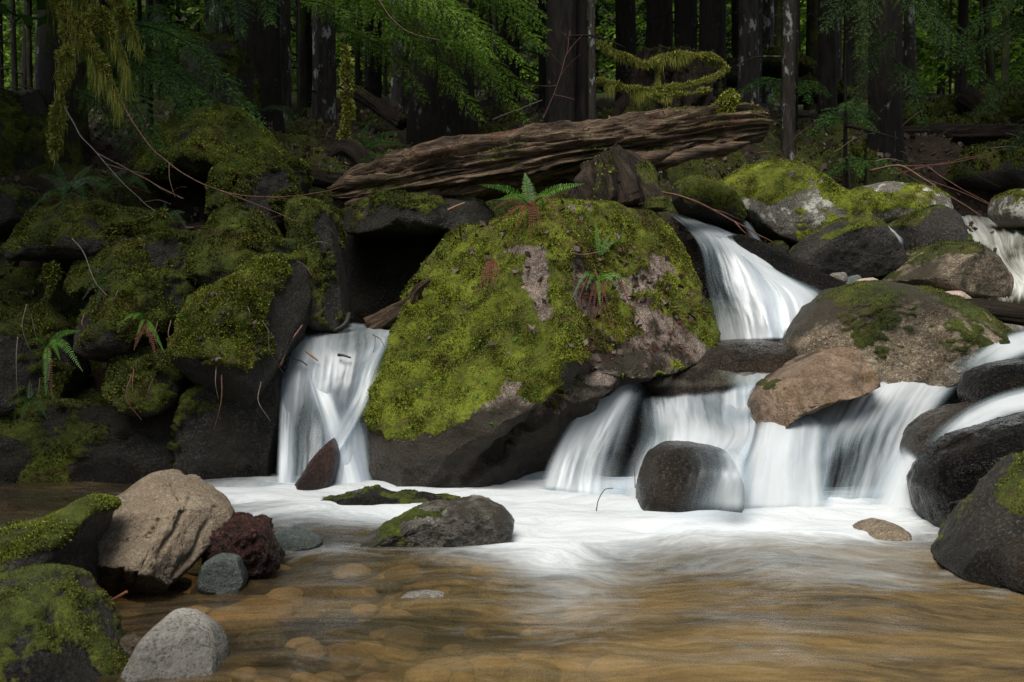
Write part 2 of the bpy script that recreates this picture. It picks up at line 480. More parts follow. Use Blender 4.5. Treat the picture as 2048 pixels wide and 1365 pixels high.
tw(-2.1, 3.7, -0.08); tw(-3.4, 3.9, 0.1)
for Y in (1.0, 2.0, 3.0): tw(2.3, Y, -0.05); tw(3.4, Y, 0.35)
TC = np.array(TC)
_A = np.linalg.norm(TC[:, None, :2] - TC[None, :, :2], axis=2)
_W = np.linalg.solve(np.vstack([np.hstack([_A + np.eye(len(TC)) * 0.02, np.ones((len(TC), 1))]), np.append(np.ones(len(TC)), 0)[None]]), np.append(TC[:, 2], 0))
def ground_base(x, y):
    out = np.full(len(x), _W[-1])
    for i in range(len(TC)):
        out += _W[i] * np.hypot(x - TC[i, 0], y - TC[i, 1])
    return out
def ground_z(x, y):
    x = np.atleast_1d(np.asarray(x, float)); y = np.atleast_1d(np.asarray(y, float))
    z = ground_base(x, y)
    p = np.stack([x, y, np.zeros_like(x)], 1)
    amp = sstep(-0.1, 0.35, z)
    z = z + amp * (0.07 * fbm(p * 2.2, 5, 4) + 0.10 * ridged(p * 1.1, 9, 2) * sstep(4.4, 7, y) * 0.5) + (1 - amp) * 0.035 * fbm(p * 3, 7, 3)
    return z

def axis(segs):
    out = []
    for a, b, s in segs: out.append(np.arange(a, b, s))
    out.append([segs[-1][1]])
    return np.concatenate(out)
gx = axis([(-40, -12, 2.0), (-12, -4, 0.35), (-4, 4, 0.045), (4, 12, 0.35), (12, 40, 2.0)])
gy = axis([(-8, 0.5, 0.5), (0.5, 7.5, 0.045), (7.5, 14, 0.14), (14, 70, 1.0)])
GX, GY = np.meshgrid(gx, gy)
gz = ground_z(GX.ravel(), GY.ravel())
GV = np.stack([GX.ravel(), GY.ravel(), gz], 1)
nx_, ny_ = len(gx), len(gy)
def grid_faces(ny, nx):
    i = np.arange(ny - 1)[:, None] * nx + np.arange(nx - 1)[None, :]
    return np.stack([i, i + 1, i + nx + 1, i + nx], -1).reshape(-1, 4)
GF = grid_faces(ny_, nx_)
GN = vnormals(GV, GF)
gmoss = sstep(0.1, 0.5, GV[:, 2]) * np.clip(0.62 + 0.9 * fbm(GV * 1.6, 21, 4) + 0.1 * (GN[:, 2] - 0.5), 0, 1)
# the cliff over the pool carries moss only in patches
gmoss *= np.where((GV[:, 0] < -0.8) & (GV[:, 1] < 5.3), sstep(0.25, 0.75, GV[:, 2] + 0.3 * fbm(GV * 3, 4, 3)), 1)
# cushions of moss
lift = sstep(0.45, 0.8, gmoss) * (0.03 + 0.03 * fbm(GV * 9, 33, 3))
near = (GV[:, 1] < 14)
GV = GV + GN * (lift * near)[:, None]

def ground_mat():
    m, nt, b, out = new_mat('forest_soil')
    co = objco(nt)
    n = noise_o(nt, co, 5.0, 8, 0.7)
    soil = ramp(nt, n, [(0.3, (0.008, 0.006, 0.004)), (0.55, (0.035, 0.024, 0.015)), (0.75, (0.08, 0.05, 0.03))])
    bed = ramp(nt, noise_o(nt, co, 3.0, 6, 0.6), [(0.3, (0.045, 0.036, 0.022)), (0.5, (0.16, 0.12, 0.06)), (0.7, (0.34, 0.255, 0.14))])
    z = nd(nt, 'ShaderNodeSeparateXYZ'); nt.links.new(nt.nodes.new('ShaderNodeNewGeometry').outputs['Position'], z.inputs[0])
    under = nd(nt, 'ShaderNodeMapRange', i0=z.outputs[2], i1=-0.04, i2=-0.10, i3=0.0, i4=1.0)
    col = mix(nt, under.outputs[0], soil, bed)
    mf = math_n(nt, 'ADD', attr(nt, 'moss'), math_n(nt, 'MULTIPLY', math_n(nt, 'SUBTRACT', noise_o(nt, co, 30, 4, 0.7), 0.5), 0.8))
    mf = ramp(nt, mf, [(0.42, 0.0), (0.6, 1.0)])
    col = mix(nt, mf, col, moss_col(nt, co, 'dark'))
    nt.links.new(col, b.inputs['Base Color'])
    b.inputs['Roughness'].default_value = 0.85
    b.inputs['Specular IOR Level'].default_value = 0.25
    bp = nd(nt, 'ShaderNodeBump', Strength=0.8, Distance=0.05, Height=noise_o(nt, co, 26, 8, 0.7))
    nt.links.new(bp.outputs[0], b.inputs['Normal'])
    return m
ground = mesh_from('forest_floor', GV, GF, ground_mat(), origin=(0, 0, 0), attrs={'moss': gmoss})
tag(ground, 'dark mossy forest floor rising behind the creek', 'ground', kind='structure')

def tufts(V, F, wgt, density, length, seed, width=0.26, up=0.3, droop=0.0, maxn=120000):
    """short moss leaves grown on a surface where wgt is high; density per square metre"""
    rng = np.random.default_rng(seed)
    T = tri(F)
    a, b, c = V[T[:, 0]], V[T[:, 1]], V[T[:, 2]]
    cr = np.cross(b - a, c - a); ar = np.linalg.norm(cr, axis=1) * 0.5
    wt = wgt[T].mean(1)
    pr = ar * wt
    n = int(min(maxn, density * pr.sum()))
    if n < 3: return None
    idx = rng.choice(len(T), n, p=pr / pr.sum())
    r1, r2 = rng.random(n), rng.random(n)
    s = np.sqrt(r1); u, v, w_ = 1 - s, s * (1 - r2), s * r2
    p = a[idx] * u[:, None] + b[idx] * v[:, None] + c[idx] * w_[:, None]
    nn = cr[idx] / (np.linalg.norm(cr[idx], axis=1, keepdims=True) + 1e-12)
    d = nn * 0.7 + rng.normal(size=(n, 3)) * 0.5 + np.array((0, 0, up - droop))
    d /= np.linalg.norm(d, axis=1, keepdims=True)
    L = length * (0.5 + rng.random(n)) * (0.75 + 0.5 * np.clip(noise3(p * 14, seed), -1, 1))
    sd = np.cross(d, rng.normal(size=(n, 3))); sd /= np.linalg.norm(sd, axis=1, keepdims=True) + 1e-9
    wd = (L * width)[:, None]
    p0 = p - nn * length * 0.2
    V4 = np.stack([p0, p0 + d * (L * .55)[:, None] + sd * wd, p0 + d * L[:, None], p0 + d * (L * .55)[:, None] - sd * wd], 1).reshape(-1, 3)
    F4 = np.arange(n * 4).reshape(n, 4)
    tint = np.repeat(rng.random(n), 4)
    return V4, F4, tint

sel = np.where((GV[:, 1] > 4.3) & (GV[:, 1] < 12) & (np.abs(GV[:, 0]) < 0.72 * GV[:, 1]), gmoss, 0) ** 2
r = tufts(GV, GF, sel, 14000, 0.016, 77, maxn=300000)
o = mesh_from('moss_carpet', r[0], r[1], MATS['moss_mid'], origin=(0, 0, 0), attrs={'tint': r[2]}, smooth=False)
tag(o, 'low carpet of green moss over the shaded forest floor and bank', 'moss', kind='stuff')

# ------------------------------------------------------------------ rocks
def _ico(sub):
    import bmesh
    bm = bmesh.new(); bmesh.ops.create_icosphere(bm, subdivisions=sub, radius=1.0)
    bm.verts.ensure_lookup_table()
    V = np.array([v.co[:] for v in bm.verts]); F = np.array([[v.index for v in f.verts] for f in bm.faces], np.int32)
    bm.free(); return V, F
ICO = {k: _ico(k) for k in (4, 5, 6, 7)}

def rock_shape(outline, Y, D, lean=0.0, sub=6, e=0.75, rough=0.05, nscale=2.0, seed=1, facets=(), bumps=(), cracks=0.0, back=1.0, grooves=()):
    o = np.array(outline, float)
    X = (o[:, 0] - 1024) / FPX * Y; Z = CH - (o[:, 1] - HZ) / FPX * Y
    # closed smooth outline, then radius as a function of angle about its middle
    pts = np.stack([X, Z], 1)
    m = len(pts)
    dense = []
    for i in range(m):
        p0, p1, p2, p3 = pts[i - 1], pts[i], pts[(i + 1) % m], pts[(i + 2) % m]
        for f in np.linspace(0, 1, 16, endpoint=False):
            cr = 0.5 * ((2 * p1) + (-p0 + p2) * f + (2 * p0 - 5 * p1 + 4 * p2 - p3) * f * f + (-p0 + 3 * p1 - 3 * p2 + p3) * f ** 3)
            dense.append(0.5 * cr + 0.5 * (p1 * (1 - f) + p2 * f))
    dense = np.array(dense)
    cx, cz = (dense[:, 0].min() + dense[:, 0].max()) / 2 * 0.5 + dense[:, 0].mean() * 0.5, (dense[:, 1].min() + dense[:, 1].max()) / 2 * 0.5 + dense[:, 1].mean() * 0.5
    th = np.arctan2(dense[:, 1] - cz, dense[:, 0] - cx); rr = np.hypot(dense[:, 0] - cx, dense[:, 1] - cz)
    k = np.argsort(th); th, rr = th[k], rr[k]
    N, F = ICO[sub]
    lat = np.arcsin(np.clip(N[:, 1], -1, 1)); ang = np.arctan2(N[:, 2], N[:, 0])
    R = np.interp(ang, np.concatenate([th - 2 * np.pi, th, th + 2 * np.pi]), np.tile(rr, 3))
    rho = np.cos(lat) ** e
    yy = np.sign(lat) * np.abs(np.sin(lat)) ** e
    yy = np.where(yy > 0, yy * back, yy)
    V = np.stack([cx + rho * R * np.cos(ang), Y + D * yy, cz + rho * R * np.sin(ang)], 1)
    C = np.array((cx, Y, cz))
    ext = np.array((np.ptp(X) / 2, D, np.ptp(Z) / 2))
    for f in facets:
        n = np.array(f[:3], float); n /= np.linalg.norm(n)
        d = (V - C) @ n
        lim = f[3] * d.max()
        over = np.maximum(d - lim, 0)
        V = V - n[None] * (over * (f[4] if len(f) > 4 else 0.88))[:, None]
    size = (ext[0] * ext[2]) ** 0.5
    if lean: V[:, 1] += lean * (V[:, 2] - cz)
    Nn = vnormals(V, F)
    q = (V - C) / size * nscale
    dsp = rough * size * (0.9 * fbm(q, seed, 5, 0.5) + 0.25 * ridged(q * 1.7, seed + 5, 3))
    if cracks > 0:
        w2 = q + 0.4 * np.stack([fbm(q, seed + 41, 3), fbm(q, seed + 42, 3), fbm(q, seed + 43, 3)], 1)
        cr = np.abs(noise3(w2 * 1.3, seed + 60))
        dsp -= cracks * size * (1 - sstep(0.0, 0.06, cr))
    # keep the silhouette close to the outline
    keep = 0.35 + 0.65 * sstep(0.15, 0.6, np.abs(N[:, 1]))
    V = V + Nn * (dsp * keep)[:, None]
    front = N[:, 1] < 0.05
    for bx, by, br, dy in bumps:
        wpx = V[:, 0] / V[:, 1] * FPX + 1024; wpy = HZ - (V[:, 2] - CH) / V[:, 1] * FPX
        g = np.exp(-((wpx - bx) ** 2 + (wpy - by) ** 2) / (br * br))
        V[:, 1] += np.where(front, g * dy, 0)
    if grooves:
        Nn = vnormals(V, F); wpx, wpy = px_of(V)
        wob = 5 * fbm((V - C) * 12, seed + 91, 3)
        for x0, y0, x1, y1, wd, dp in grooves:
            dx, dy = x1 - x0, y1 - y0
            t = np.clip(((wpx - x0) * dx + (wpy - y0) * dy) / (dx * dx + dy * dy), 0, 1)
            d = np.hypot(wpx - x0 - t * dx + wob, wpy - y0 - t * dy + wob)
            V = V - Nn * (np.where(front, np.exp(-(d / wd) ** 2) * dp * np.sin(np.pi * np.clip(t, .04, .96)) ** .5, 0))[:, None]
    return V, F, C

def px_of(V): return V[:, 0] / V[:, 1] * FPX + 1024, HZ - (V[:, 2] - CH) / V[:, 1] * FPX

def rock(label, outline, Y, D, mat, moss=None, tone='mid', tl=0.018, dens=22000, spots=(), thick=0.012, group='creek boulders', name='boulder', cat='boulder', mseed=None, droop=0.0, maxn=80000, film=None, fspots=(), wet=(0.03, 0.13), **kw):
    """moss = (base, weight of upward normal, noise amount, noise scale); spots = (px, py, radius, change) patches bare or grown over;
    film = the same four for a dark olive brown overlay; wet = heights between which the splash zone dries out"""
    V, F, C = rock_shape(outline, Y, D, **kw)
    seed = kw.get('seed', 1)
    Nn = vnormals(V, F)
    wx, wy = px_of(V)
    def patch(mk, sp):
        wob = 1 + 0.35 * fbm((V - C) * 9, seed + 12, 3)
        for sx, sy, sr, sa in sp:
            rad = sr if hasattr(sr, '__len__') else (sr, sr)
            mk = mk + sa * np.exp(-(((wx - sx) / rad[0]) ** 2 + ((wy - sy) / rad[1]) ** 2) * wob) * (Nn[:, 1] < 0.6)
        return mk
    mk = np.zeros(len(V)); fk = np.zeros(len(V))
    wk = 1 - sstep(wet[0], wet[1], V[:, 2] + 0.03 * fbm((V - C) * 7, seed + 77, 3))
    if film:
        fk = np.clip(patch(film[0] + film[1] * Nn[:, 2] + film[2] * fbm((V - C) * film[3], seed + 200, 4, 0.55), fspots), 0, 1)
    if moss:
        mk = patch(moss[0] + moss[1] * Nn[:, 2] + moss[2] * fbm((V - C) * moss[3], seed + 300, 5, 0.6), spots)
        mk = sstep(0.30, 0.62, mk)
        V = V + Nn * (sstep(0.4, 0.9, mk) * thick * (1.2 + 1.1 * fbm((V - C) * 6, seed + 9, 4, 0.65)))[:, None]
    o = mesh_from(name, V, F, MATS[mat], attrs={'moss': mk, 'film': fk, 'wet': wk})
    tag(o, label, cat, group)
    if moss:
        mk2 = mk ** 2 * np.clip(0.75 + 0.9 * noise3((V - C) * 16, seed + 400), 0.05, 1.5)
        r = tufts(V, F, np.where(mk > .25, mk2, 0), dens, tl, seed + 500, droop=droop, maxn=maxn)
        if r is not None and len(r[1]) > 500:
            mesh_from('moss', r[0], r[1], MATS['moss_' + tone], parent=o, attrs={'tint': r[2]}, smooth=False)
    return o, V, F, mk

SURF = {}
# --- the big mossy boulder in the middle
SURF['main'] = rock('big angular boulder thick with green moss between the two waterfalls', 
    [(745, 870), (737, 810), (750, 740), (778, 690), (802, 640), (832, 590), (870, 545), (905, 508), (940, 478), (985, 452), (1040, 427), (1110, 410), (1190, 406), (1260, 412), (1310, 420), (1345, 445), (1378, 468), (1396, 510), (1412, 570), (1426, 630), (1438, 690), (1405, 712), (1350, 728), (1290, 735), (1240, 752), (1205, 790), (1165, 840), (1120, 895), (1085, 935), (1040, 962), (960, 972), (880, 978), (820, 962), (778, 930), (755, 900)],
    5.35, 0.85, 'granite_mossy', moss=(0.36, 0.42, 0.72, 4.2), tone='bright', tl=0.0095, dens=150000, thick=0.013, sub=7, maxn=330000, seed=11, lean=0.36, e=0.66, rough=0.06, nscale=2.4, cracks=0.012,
    film=(0.10, -0.85, 0.6, 4), fspots=[(900, 905, (230, 95), 1.5), (1080, 900, (140, 80), 1.2), (1240, 735, (120, 40), .9), (1210, 620, (70, 120), .55), (1290, 600, (90, 90), .25), (770, 900, (70, 60), 1.0), (1320, 640, (90, 80), .15), (1075, 560, (40, 80), -.6)], wet=(0.05, 0.3),  # film darkens downward faces, the foot and parts of the right face
    facets=[(-0.45, -0.75, 0.5, 0.72, 0.95), (0.70, -0.66, 0.30, 0.60, 0.95), (0.35, -0.55, -0.75, 0.80)],
    bumps=[(1165, 700, 50, -0.12), (1130, 620, 55, -0.11), (1095, 540, 55, -0.09), (1060, 480, 50, -0.06), (1225, 690, 55, 0.12), (1215, 620, 55, 0.12), (1190, 540, 50, 0.09)],
    grooves=[(1190, 742, 935, 960, 13, 0.10), (1180, 560, 1205, 740, 22, 0.05), (1330, 460, 1400, 470, 8, 0.03), (1300, 560, 1380, 640, 7, 0.025)],
    spots=[(1180, 425, (70, 22), .6), (1075, 545, (20, 50), -1.3), (1085, 620, (16, 40), -1.1), (1055, 500, (60, 10), -1.0), (1060, 530, (26, 14), -0.8), (1245, 480, (46, 46), -0.3), (1325, 590, (36, 55), -0.42), (1300, 545, (36, 26), -0.35), (1330, 700, (60, 16), -0.5), (1280, 680, (50, 36), -0.3), (1230, 730, (70, 24), -0.9),
           (1390, 520, (28, 70), 0.8), (1400, 650, (30, 40), 0.5), (1130, 470, (60, 40), 0.6), (1300, 440, (60, 30), 0.7), (950, 620, (150, 110), 0.45), (870, 740, (110, 110), 0.5), (790, 820, (50, 70), 0.45), (1170, 690, (30, 60), 0.5), (1010, 740, (120, 60), .3),
           (800, 800, (90, 70), .7), (900, 800, (110, 50), .4), (1030, 850, (110, 40), -0.6), (880, 940, (170, 46), -1.3), (1080, 900, (130, 70), -1.4), (1180, 790, (60, 60), -0.9), (770, 930, (40, 40), -0.7)])
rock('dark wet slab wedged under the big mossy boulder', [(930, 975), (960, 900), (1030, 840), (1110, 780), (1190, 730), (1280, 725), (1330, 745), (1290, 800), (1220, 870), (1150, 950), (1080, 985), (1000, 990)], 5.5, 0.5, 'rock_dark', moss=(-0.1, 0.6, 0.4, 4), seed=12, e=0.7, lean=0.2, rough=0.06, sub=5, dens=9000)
rock('narrow mossy rock leaning on the left shoulder of the big boulder', [(795, 640), (820, 590), (850, 545), (885, 495), (915, 460), (950, 455), (985, 470), (960, 540), (900, 600), (850, 650)], 5.75, 0.35, 'granite_mossy', moss=(0.55, 0.4, 0.3, 3), tone='mid', seed=13, e=0.7, sub=5, rough=0.05, dens=16000)

# --- left bank blocks
BK = 'rocks of the left bank'
def bank(label, outline, Y, D, moss=(0.42, 0.45, 0.5, 3.0), tone='mid', **kw):
    kw.setdefault('mat', 'rock_bank'); kw.setdefault('rough', 0.075); kw.setdefault('e', 0.60); kw.setdefault('cracks', 0.02); kw.setdefault('film', (0.3, -0.1, 0.6, 5)); kw.setdefault('sub', 6); kw['dens'] = kw.get('dens', 14000) * 4.2; kw['tl'] = kw.get('tl', 0.022) * 0.55; kw.setdefault('thick', 0.016)
    mat = kw.pop('mat')
    s_ = kw['seed']
    kw.setdefault('facets', [(-0.5 - 0.1 * (s_ % 3), -0.7, 0.35, 0.72), (0.65, -0.65, 0.1 * (s_ % 4), 0.7), (0.1 * (s_ % 5) - .2, -0.3, 0.9, 0.78)])
    return rock(label, outline, Y, D, mat, moss=moss, tone=tone, group=BK, **kw)
SURF['block'] = bank('square block with bright moss on top overhanging the left waterfall', [(372, 690), (380, 630), (395, 590), (440, 560), (500, 540), (540, 500), (575, 490), (600, 540), (612, 600), (600, 650), (575, 710), (545, 765), (515, 805), (490, 828), (450, 800), (415, 765), (385, 735)], 4.85, 0.38, moss=(0.30, 0.75, 0.35, 3.0), tone='bright', seed=21, lean=0.35, dens=26000,
     facets=[(-0.45, -0.7, 0.5, 0.66, .97), (0.80, -0.6, 0.05, 0.52, .97), (-0.2, -0.5, -0.8, 0.66, .95), (0, -0.2, 1, 0.8)], spots=[(450, 640, (70, 80), 0.7), (570, 640, (50, 110), -0.35), (500, 800, (50, 40), -1.2), (530, 560, (40, 30), 0.5), (455, 585, (40, 14), -0.4)], bumps=[(520, 620, 60, -0.08)])
bank('mossy block stepping up behind the overhanging square block', [(412, 560), (415, 490), (440, 440), (480, 425), (520, 440), (545, 480), (590, 490), (605, 560), (560, 600), (470, 600)], 5.15, 0.35, moss=(0.35, 0.6, 0.4, 3), tone='mid', seed=22, lean=0.3, facets=[(0.7, -0.7, 0.1, 0.65), (-0.4, -0.8, 0.4, 0.75)], spots=[(480, 490, (60, 60), 0.4)])
bank('tall dark slab with mossy edge beside the cave mouth', [(582, 440), (590, 410), (625, 402), (655, 430), (672, 490), (686, 560), (697, 640), (680, 665), (640, 660), (610, 600), (595, 520)], 5.3, 0.30, moss=(0.15, 0.35, 0.6, 4), spots=[(600, 470, (30, 110), .6), (640, 410, (40, 20), .5)], tone='mid', seed=23, lean=0.15, facets=[(0.6, -0.75, 0.1, 0.6), (-0.6, -0.8, 0, 0.7)], dens=9000, rough=0.05)
bank('rounded mossy rock under the low twigs left of the slab', [(430, 400), (440, 350), (470, 333), (500, 345), (512, 390), (505, 440), (470, 450), (440, 440)], 5.75, 0.25, seed=24, tone='bright', moss=(0.55, 0.4, 0.35, 4))
bank('mossy rock with a white lichen spot beside the rounded one', [(488, 400), (500, 350), (540, 335), (575, 345), (590, 390), (585, 440), (560, 470), (510, 465), (492, 440)], 5.65, 0.28, seed=25, tone='mid', moss=(0.45, 0.5, 0.4, 4))
bank('small dark knob of rock at the end of the bright mound', [(556, 350), (565, 320), (590, 315), (610, 335), (612, 370), (598, 400), (570, 395)], 5.9, 0.2, seed=26, tone='mid', moss=(0.3, 0.6, 0.3, 4), sub=5)
SURF['mound'] = bank('broad bright green mossy mound under the drooping sprays', [(300, 340), (330, 290), (365, 250), (410, 222), (460, 222), (500, 245), (535, 285), (560, 320), (572, 350), (520, 370), (420, 370), (330, 370)], 6.2, 0.55, seed=27, tone='bright', moss=(0.75, 0.35, 0.35, 2.5), lean=0.4, dens=24000, rough=0.06)
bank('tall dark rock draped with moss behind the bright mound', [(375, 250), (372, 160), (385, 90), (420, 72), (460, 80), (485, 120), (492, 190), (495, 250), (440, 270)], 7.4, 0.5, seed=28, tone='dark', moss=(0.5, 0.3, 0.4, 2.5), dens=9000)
bank('mossy ledge rock low in the middle of the bank', [(178, 640), (200, 575), (260, 548), (330, 528), (375, 540), (390, 590), (380, 640), (345, 670), (300, 705), (230, 720), (185, 700)], 4.95, 0.35, seed=29, tone='mid', moss=(0.42, 0.5, 0.5, 3.5), lean=0.3)
bank('hanging mossy cushion under the ledge of the bank', [(232, 770), (245, 725), (280, 705), (325, 712), (360, 750), (366, 800), (320, 830), (260, 820)], 4.75, 0.25, seed=30, tone='mid', moss=(0.5, 0.45, 0.4, 4), sub=5, droop=0.2)
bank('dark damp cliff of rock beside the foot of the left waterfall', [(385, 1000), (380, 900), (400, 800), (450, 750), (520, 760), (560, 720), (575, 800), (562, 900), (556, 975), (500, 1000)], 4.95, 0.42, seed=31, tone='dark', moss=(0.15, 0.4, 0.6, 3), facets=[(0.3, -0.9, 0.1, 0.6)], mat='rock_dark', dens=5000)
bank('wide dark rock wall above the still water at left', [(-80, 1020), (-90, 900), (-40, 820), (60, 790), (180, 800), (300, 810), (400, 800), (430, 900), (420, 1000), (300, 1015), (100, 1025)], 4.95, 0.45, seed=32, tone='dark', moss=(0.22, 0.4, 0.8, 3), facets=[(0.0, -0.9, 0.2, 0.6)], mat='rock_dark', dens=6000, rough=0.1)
bank('mossy hump at the left edge above the rock wall', [(-60, 800), (-70, 700), (-20, 640), (60, 620), (130, 660), (160, 740), (140, 810), (40, 830)], 5.0, 0.35, seed=33, tone='mid', moss=(0.40, 0.4, 0.6, 3), lean=0.3, dens=9000)
bank('smooth dark rock at the left edge below the fern', [(-60, 430), (-40, 380), (10, 368), (40, 390), (50, 440), (20, 470), (-40, 470)], 5.6, 0.3, seed=34, tone='dark', moss=(0.2, 0.5, 0.5, 3), mat='rock_bank', dens=6000, sub=5)
bank('flat mossy stone below the fern clump', [(30, 480), (60, 440), (140, 410), (230, 420), (330, 440), (340, 490), (250, 520), (120, 525), (50, 520)], 5.3, 0.35, seed=35, tone='mid', moss=(0.35, 0.5, 0.55, 3), lean=0.5, dens=12000)
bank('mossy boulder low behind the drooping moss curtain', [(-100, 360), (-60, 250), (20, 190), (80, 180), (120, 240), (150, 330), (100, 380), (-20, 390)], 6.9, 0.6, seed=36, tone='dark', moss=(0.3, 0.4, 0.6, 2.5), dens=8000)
bank('mossy rock mass between the ledge and the flat stone', [(160, 560), (200, 500), (300, 465), (400, 470), (430, 520), (400, 570), (300, 590), (200, 600)], 5.15, 0.35, seed=37, tone='mid', moss=(0.3, 0.5, 0.6, 3.5), lean=0.4)
bank('rock roof of the dark cave under the fallen log', [(700, 470), (690, 430), (740, 408), (850, 402), (960, 410), (990, 440), (960, 468), (850, 478)], 6.15, 0.55, seed=38, tone='dark', moss=(0.0, 0.5, 0.4, 3), dens=9000, rough=0.05)
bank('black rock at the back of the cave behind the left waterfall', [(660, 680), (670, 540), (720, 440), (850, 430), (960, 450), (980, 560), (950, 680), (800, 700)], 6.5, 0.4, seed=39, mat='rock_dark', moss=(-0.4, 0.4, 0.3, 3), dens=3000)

# --- right bank boulders
def crk(label, outline, Y, D, mat, moss=None, tone='mid', **kw):
    kw.setdefault('rough', 0.05); kw.setdefault('sub', 6); kw['dens'] = kw.get('dens', 16000) * 3.4; kw['tl'] = kw.get('tl', 0.018) * 0.55; kw.setdefault('thick', 0.006); kw.setdefault('cracks', 0.012)
    return rock(label, outline, Y, D, mat, moss=moss, tone=tone, **kw)
crk('large domed boulder of pale lichen and yellow green moss', [(1434, 385), (1452, 358), (1495, 334), (1560, 321), (1612, 336), (1652, 366), (1690, 410), (1722, 442), (1700, 475), (1640, 492), (1560, 498), (1510, 480), (1475, 445), (1450, 415)], 7.0, 0.5, 'granite_pale', (0.20, 0.85, 0.55, 4.5), 'bright', seed=41, lean=0.6, film=(0.0, -.5, .5, 4), fspots=[(1600, 470, (120, 40), .8)], facets=[(0, -0.9, -0.3, 0.7), (-0.6, -0.6, 0.2, 0.8)], spots=[(1540, 375, (90, 30), 0.55), (1600, 390, (60, 40), .3), (1500, 410, (40, 24), -0.5), (1540, 440, (60, 24), -.5), (1660, 420, (24, 50), -.3)])
crk('small hump of bright moss behind the log end', [(1350, 400), (1356, 368), (1385, 353), (1425, 362), (1460, 390), (1478, 425), (1470, 460), (1410, 455), (1365, 430)], 6.9, 0.35, 'rock_dark', (0.5, 0.55, 0.3, 3), 'bright', seed=42, lean=0.5)
crk('low boulder with dark moss and a pale cap', [(1680, 400), (1715, 378), (1758, 366), (1800, 370), (1850, 383), (1878, 402), (1880, 440), (1840, 470), (1740, 470), (1690, 440)], 7.4, 0.45, 'granite_pale', (0.25, 0.45, 0.35, 3), 'mid', seed=43, lean=0.4, spots=[(1765, 370, (40, 14), -0.8)])
crk('dark boulder with thin olive moss in front of the pale capped one', [(1562, 520), (1598, 480), (1650, 450), (1720, 431), (1760, 452), (1785, 495), (1788, 540), (1720, 560), (1640, 560), (1575, 548)], 6.6, 0.45, 'rock_dark', (0.0, 0.75, 0.35, 3), 'mid', seed=44, lean=0.45, facets=[(0.1, -0.8, -0.5, 0.7)], dens=9000)
crk('rounded dark rock right of the thin trickle of water', [(1782, 455), (1835, 422), (1880, 413), (1902, 445), (1918, 495), (1900, 545), (1830, 550), (1790, 510)], 6.9, 0.4, 'rock_dark', (0.1, 0.55, 0.35, 3), 'dark', seed=45, lean=0.3, dens=8000)
crk('tan speckled boulder with a broad smooth back beside the upright stick', [(1765, 565), (1800, 535), (1840, 503), (1890, 487), (1942, 490), (1975, 518), (1988, 560), (1975, 595), (1900, 595), (1830, 588)], 6.3, 0.42, 'granite_tan', (-0.15, 0.6, 0.35, 3), 'dark', film=(0.15, 0.4, 0.5, 4), seed=46, lean=0.4, facets=[(0.3, -0.8, -0.4, 0.75)], spots=[(1930, 500, (50, 20), 0.4)], dens=7000)
SURF['r7'] = crk('big tan boulder with an olive moss back in the middle of the cascades', [(1576, 692), (1590, 660), (1632, 615), (1690, 581), (1750, 567), (1830, 572), (1882, 590), (1932, 620), (1978, 658), (2000, 690), (1970, 715), (1900, 735), (1850, 760), (1770, 790), (1690, 800), (1610, 770), (1580, 730)], 5.25, 0.55, 'granite_tan', (-0.10, 0.70, 0.5, 4), 'mid', film=(0.15, 0.75, 0.45, 4), fspots=[(1800, 620, (170, 50), .5), (1650, 720, (110, 50), -.8), (1850, 730, (120, 30), -.3), (1600, 650, (30, 70), .5)], seed=47, lean=0.55, sub=7, facets=[(-0.2, -0.9, -0.35, 0.62)], spots=[(1800, 640, (110, 40), 0.45), (1640, 640, (40, 60), -0.2), (1870, 600, (80, 30), 0.2)], dens=12000, tl=0.012)
crk('rusty brown wedge of rock leaning on the big tan boulder', [(1486, 850), (1492, 812), (1520, 776), (1570, 746), (1640, 712), (1700, 698), (1726, 704), (1743, 738), (1748, 765), (1700, 782), (1610, 812), (1540, 842), (1502, 868)], 4.75, 0.28, 'rock_rust', (-0.5, 0.45, 0.3, 4), 'dark', seed=48, lean=0.5, facets=[(0.1, -0.7, 0.6, 0.6), (-0.9, -0.4, 0, 0.8)], rough=0.06, spots=[(1560, 775, (40, 16), 0.75)], film=(-.1, .2, .6, 5), fspots=[(1530, 820, (50, 40), .6), (1690, 720, (50, 30), -.6)], grooves=[(1650, 715, 1690, 790, 5, .012), (1725, 705, 1735, 790, 7, .02), (1560, 760, 1520, 830, 6, .015), (1600, 830, 1690, 760, 4, .01)], dens=6000)
crk('black wet boulder at the right edge glinting with spray', [(1836, 970), (1850, 940), (1893, 905), (1955, 872), (2030, 848), (2120, 830), (2220, 840), (2260, 900), (2200, 1010), (2080, 1060), (1980, 1068), (1900, 1068), (1852, 1045), (1838, 1005)], 3.85, 0.36, 'rock_wet', None, seed=49, lean=0.15, sub=7, rough=0.05, facets=[(-0.1, -0.95, -0.25, 0.7)], bumps=[(1960, 950, 70, 0.16), (1930, 900, 40, -0.05)])
crk('black wet rock between the two ribbons of water at right', [(1928, 790), (1942, 752), (1988, 728), (2060, 720), (2150, 735), (2170, 790), (2080, 825), (1990, 830), (1940, 820)], 4.55, 0.22, 'rock_wet', None, seed=50, lean=0.2, sub=6)
crk('mossy ramp shaped rock in the lower right corner', [(1885, 1130), (1935, 1080), (1995, 1025), (2045, 975), (2110, 925), (2230, 930), (2300, 1050), (2260, 1170), (2100, 1180), (1980, 1165), (1910, 1150)], 3.15, 0.35, 'rock_dark', (0.0, 0.7, 0.35, 4), 'mid', seed=51, lean=0.3, facets=[(-0.6, -0.5, 0.6, 0.7)], dens=20000, tl=0.012, spots=[(2040, 1000, (40, 40), 0.5), (1950, 1120, (60, 30), -0.5)])
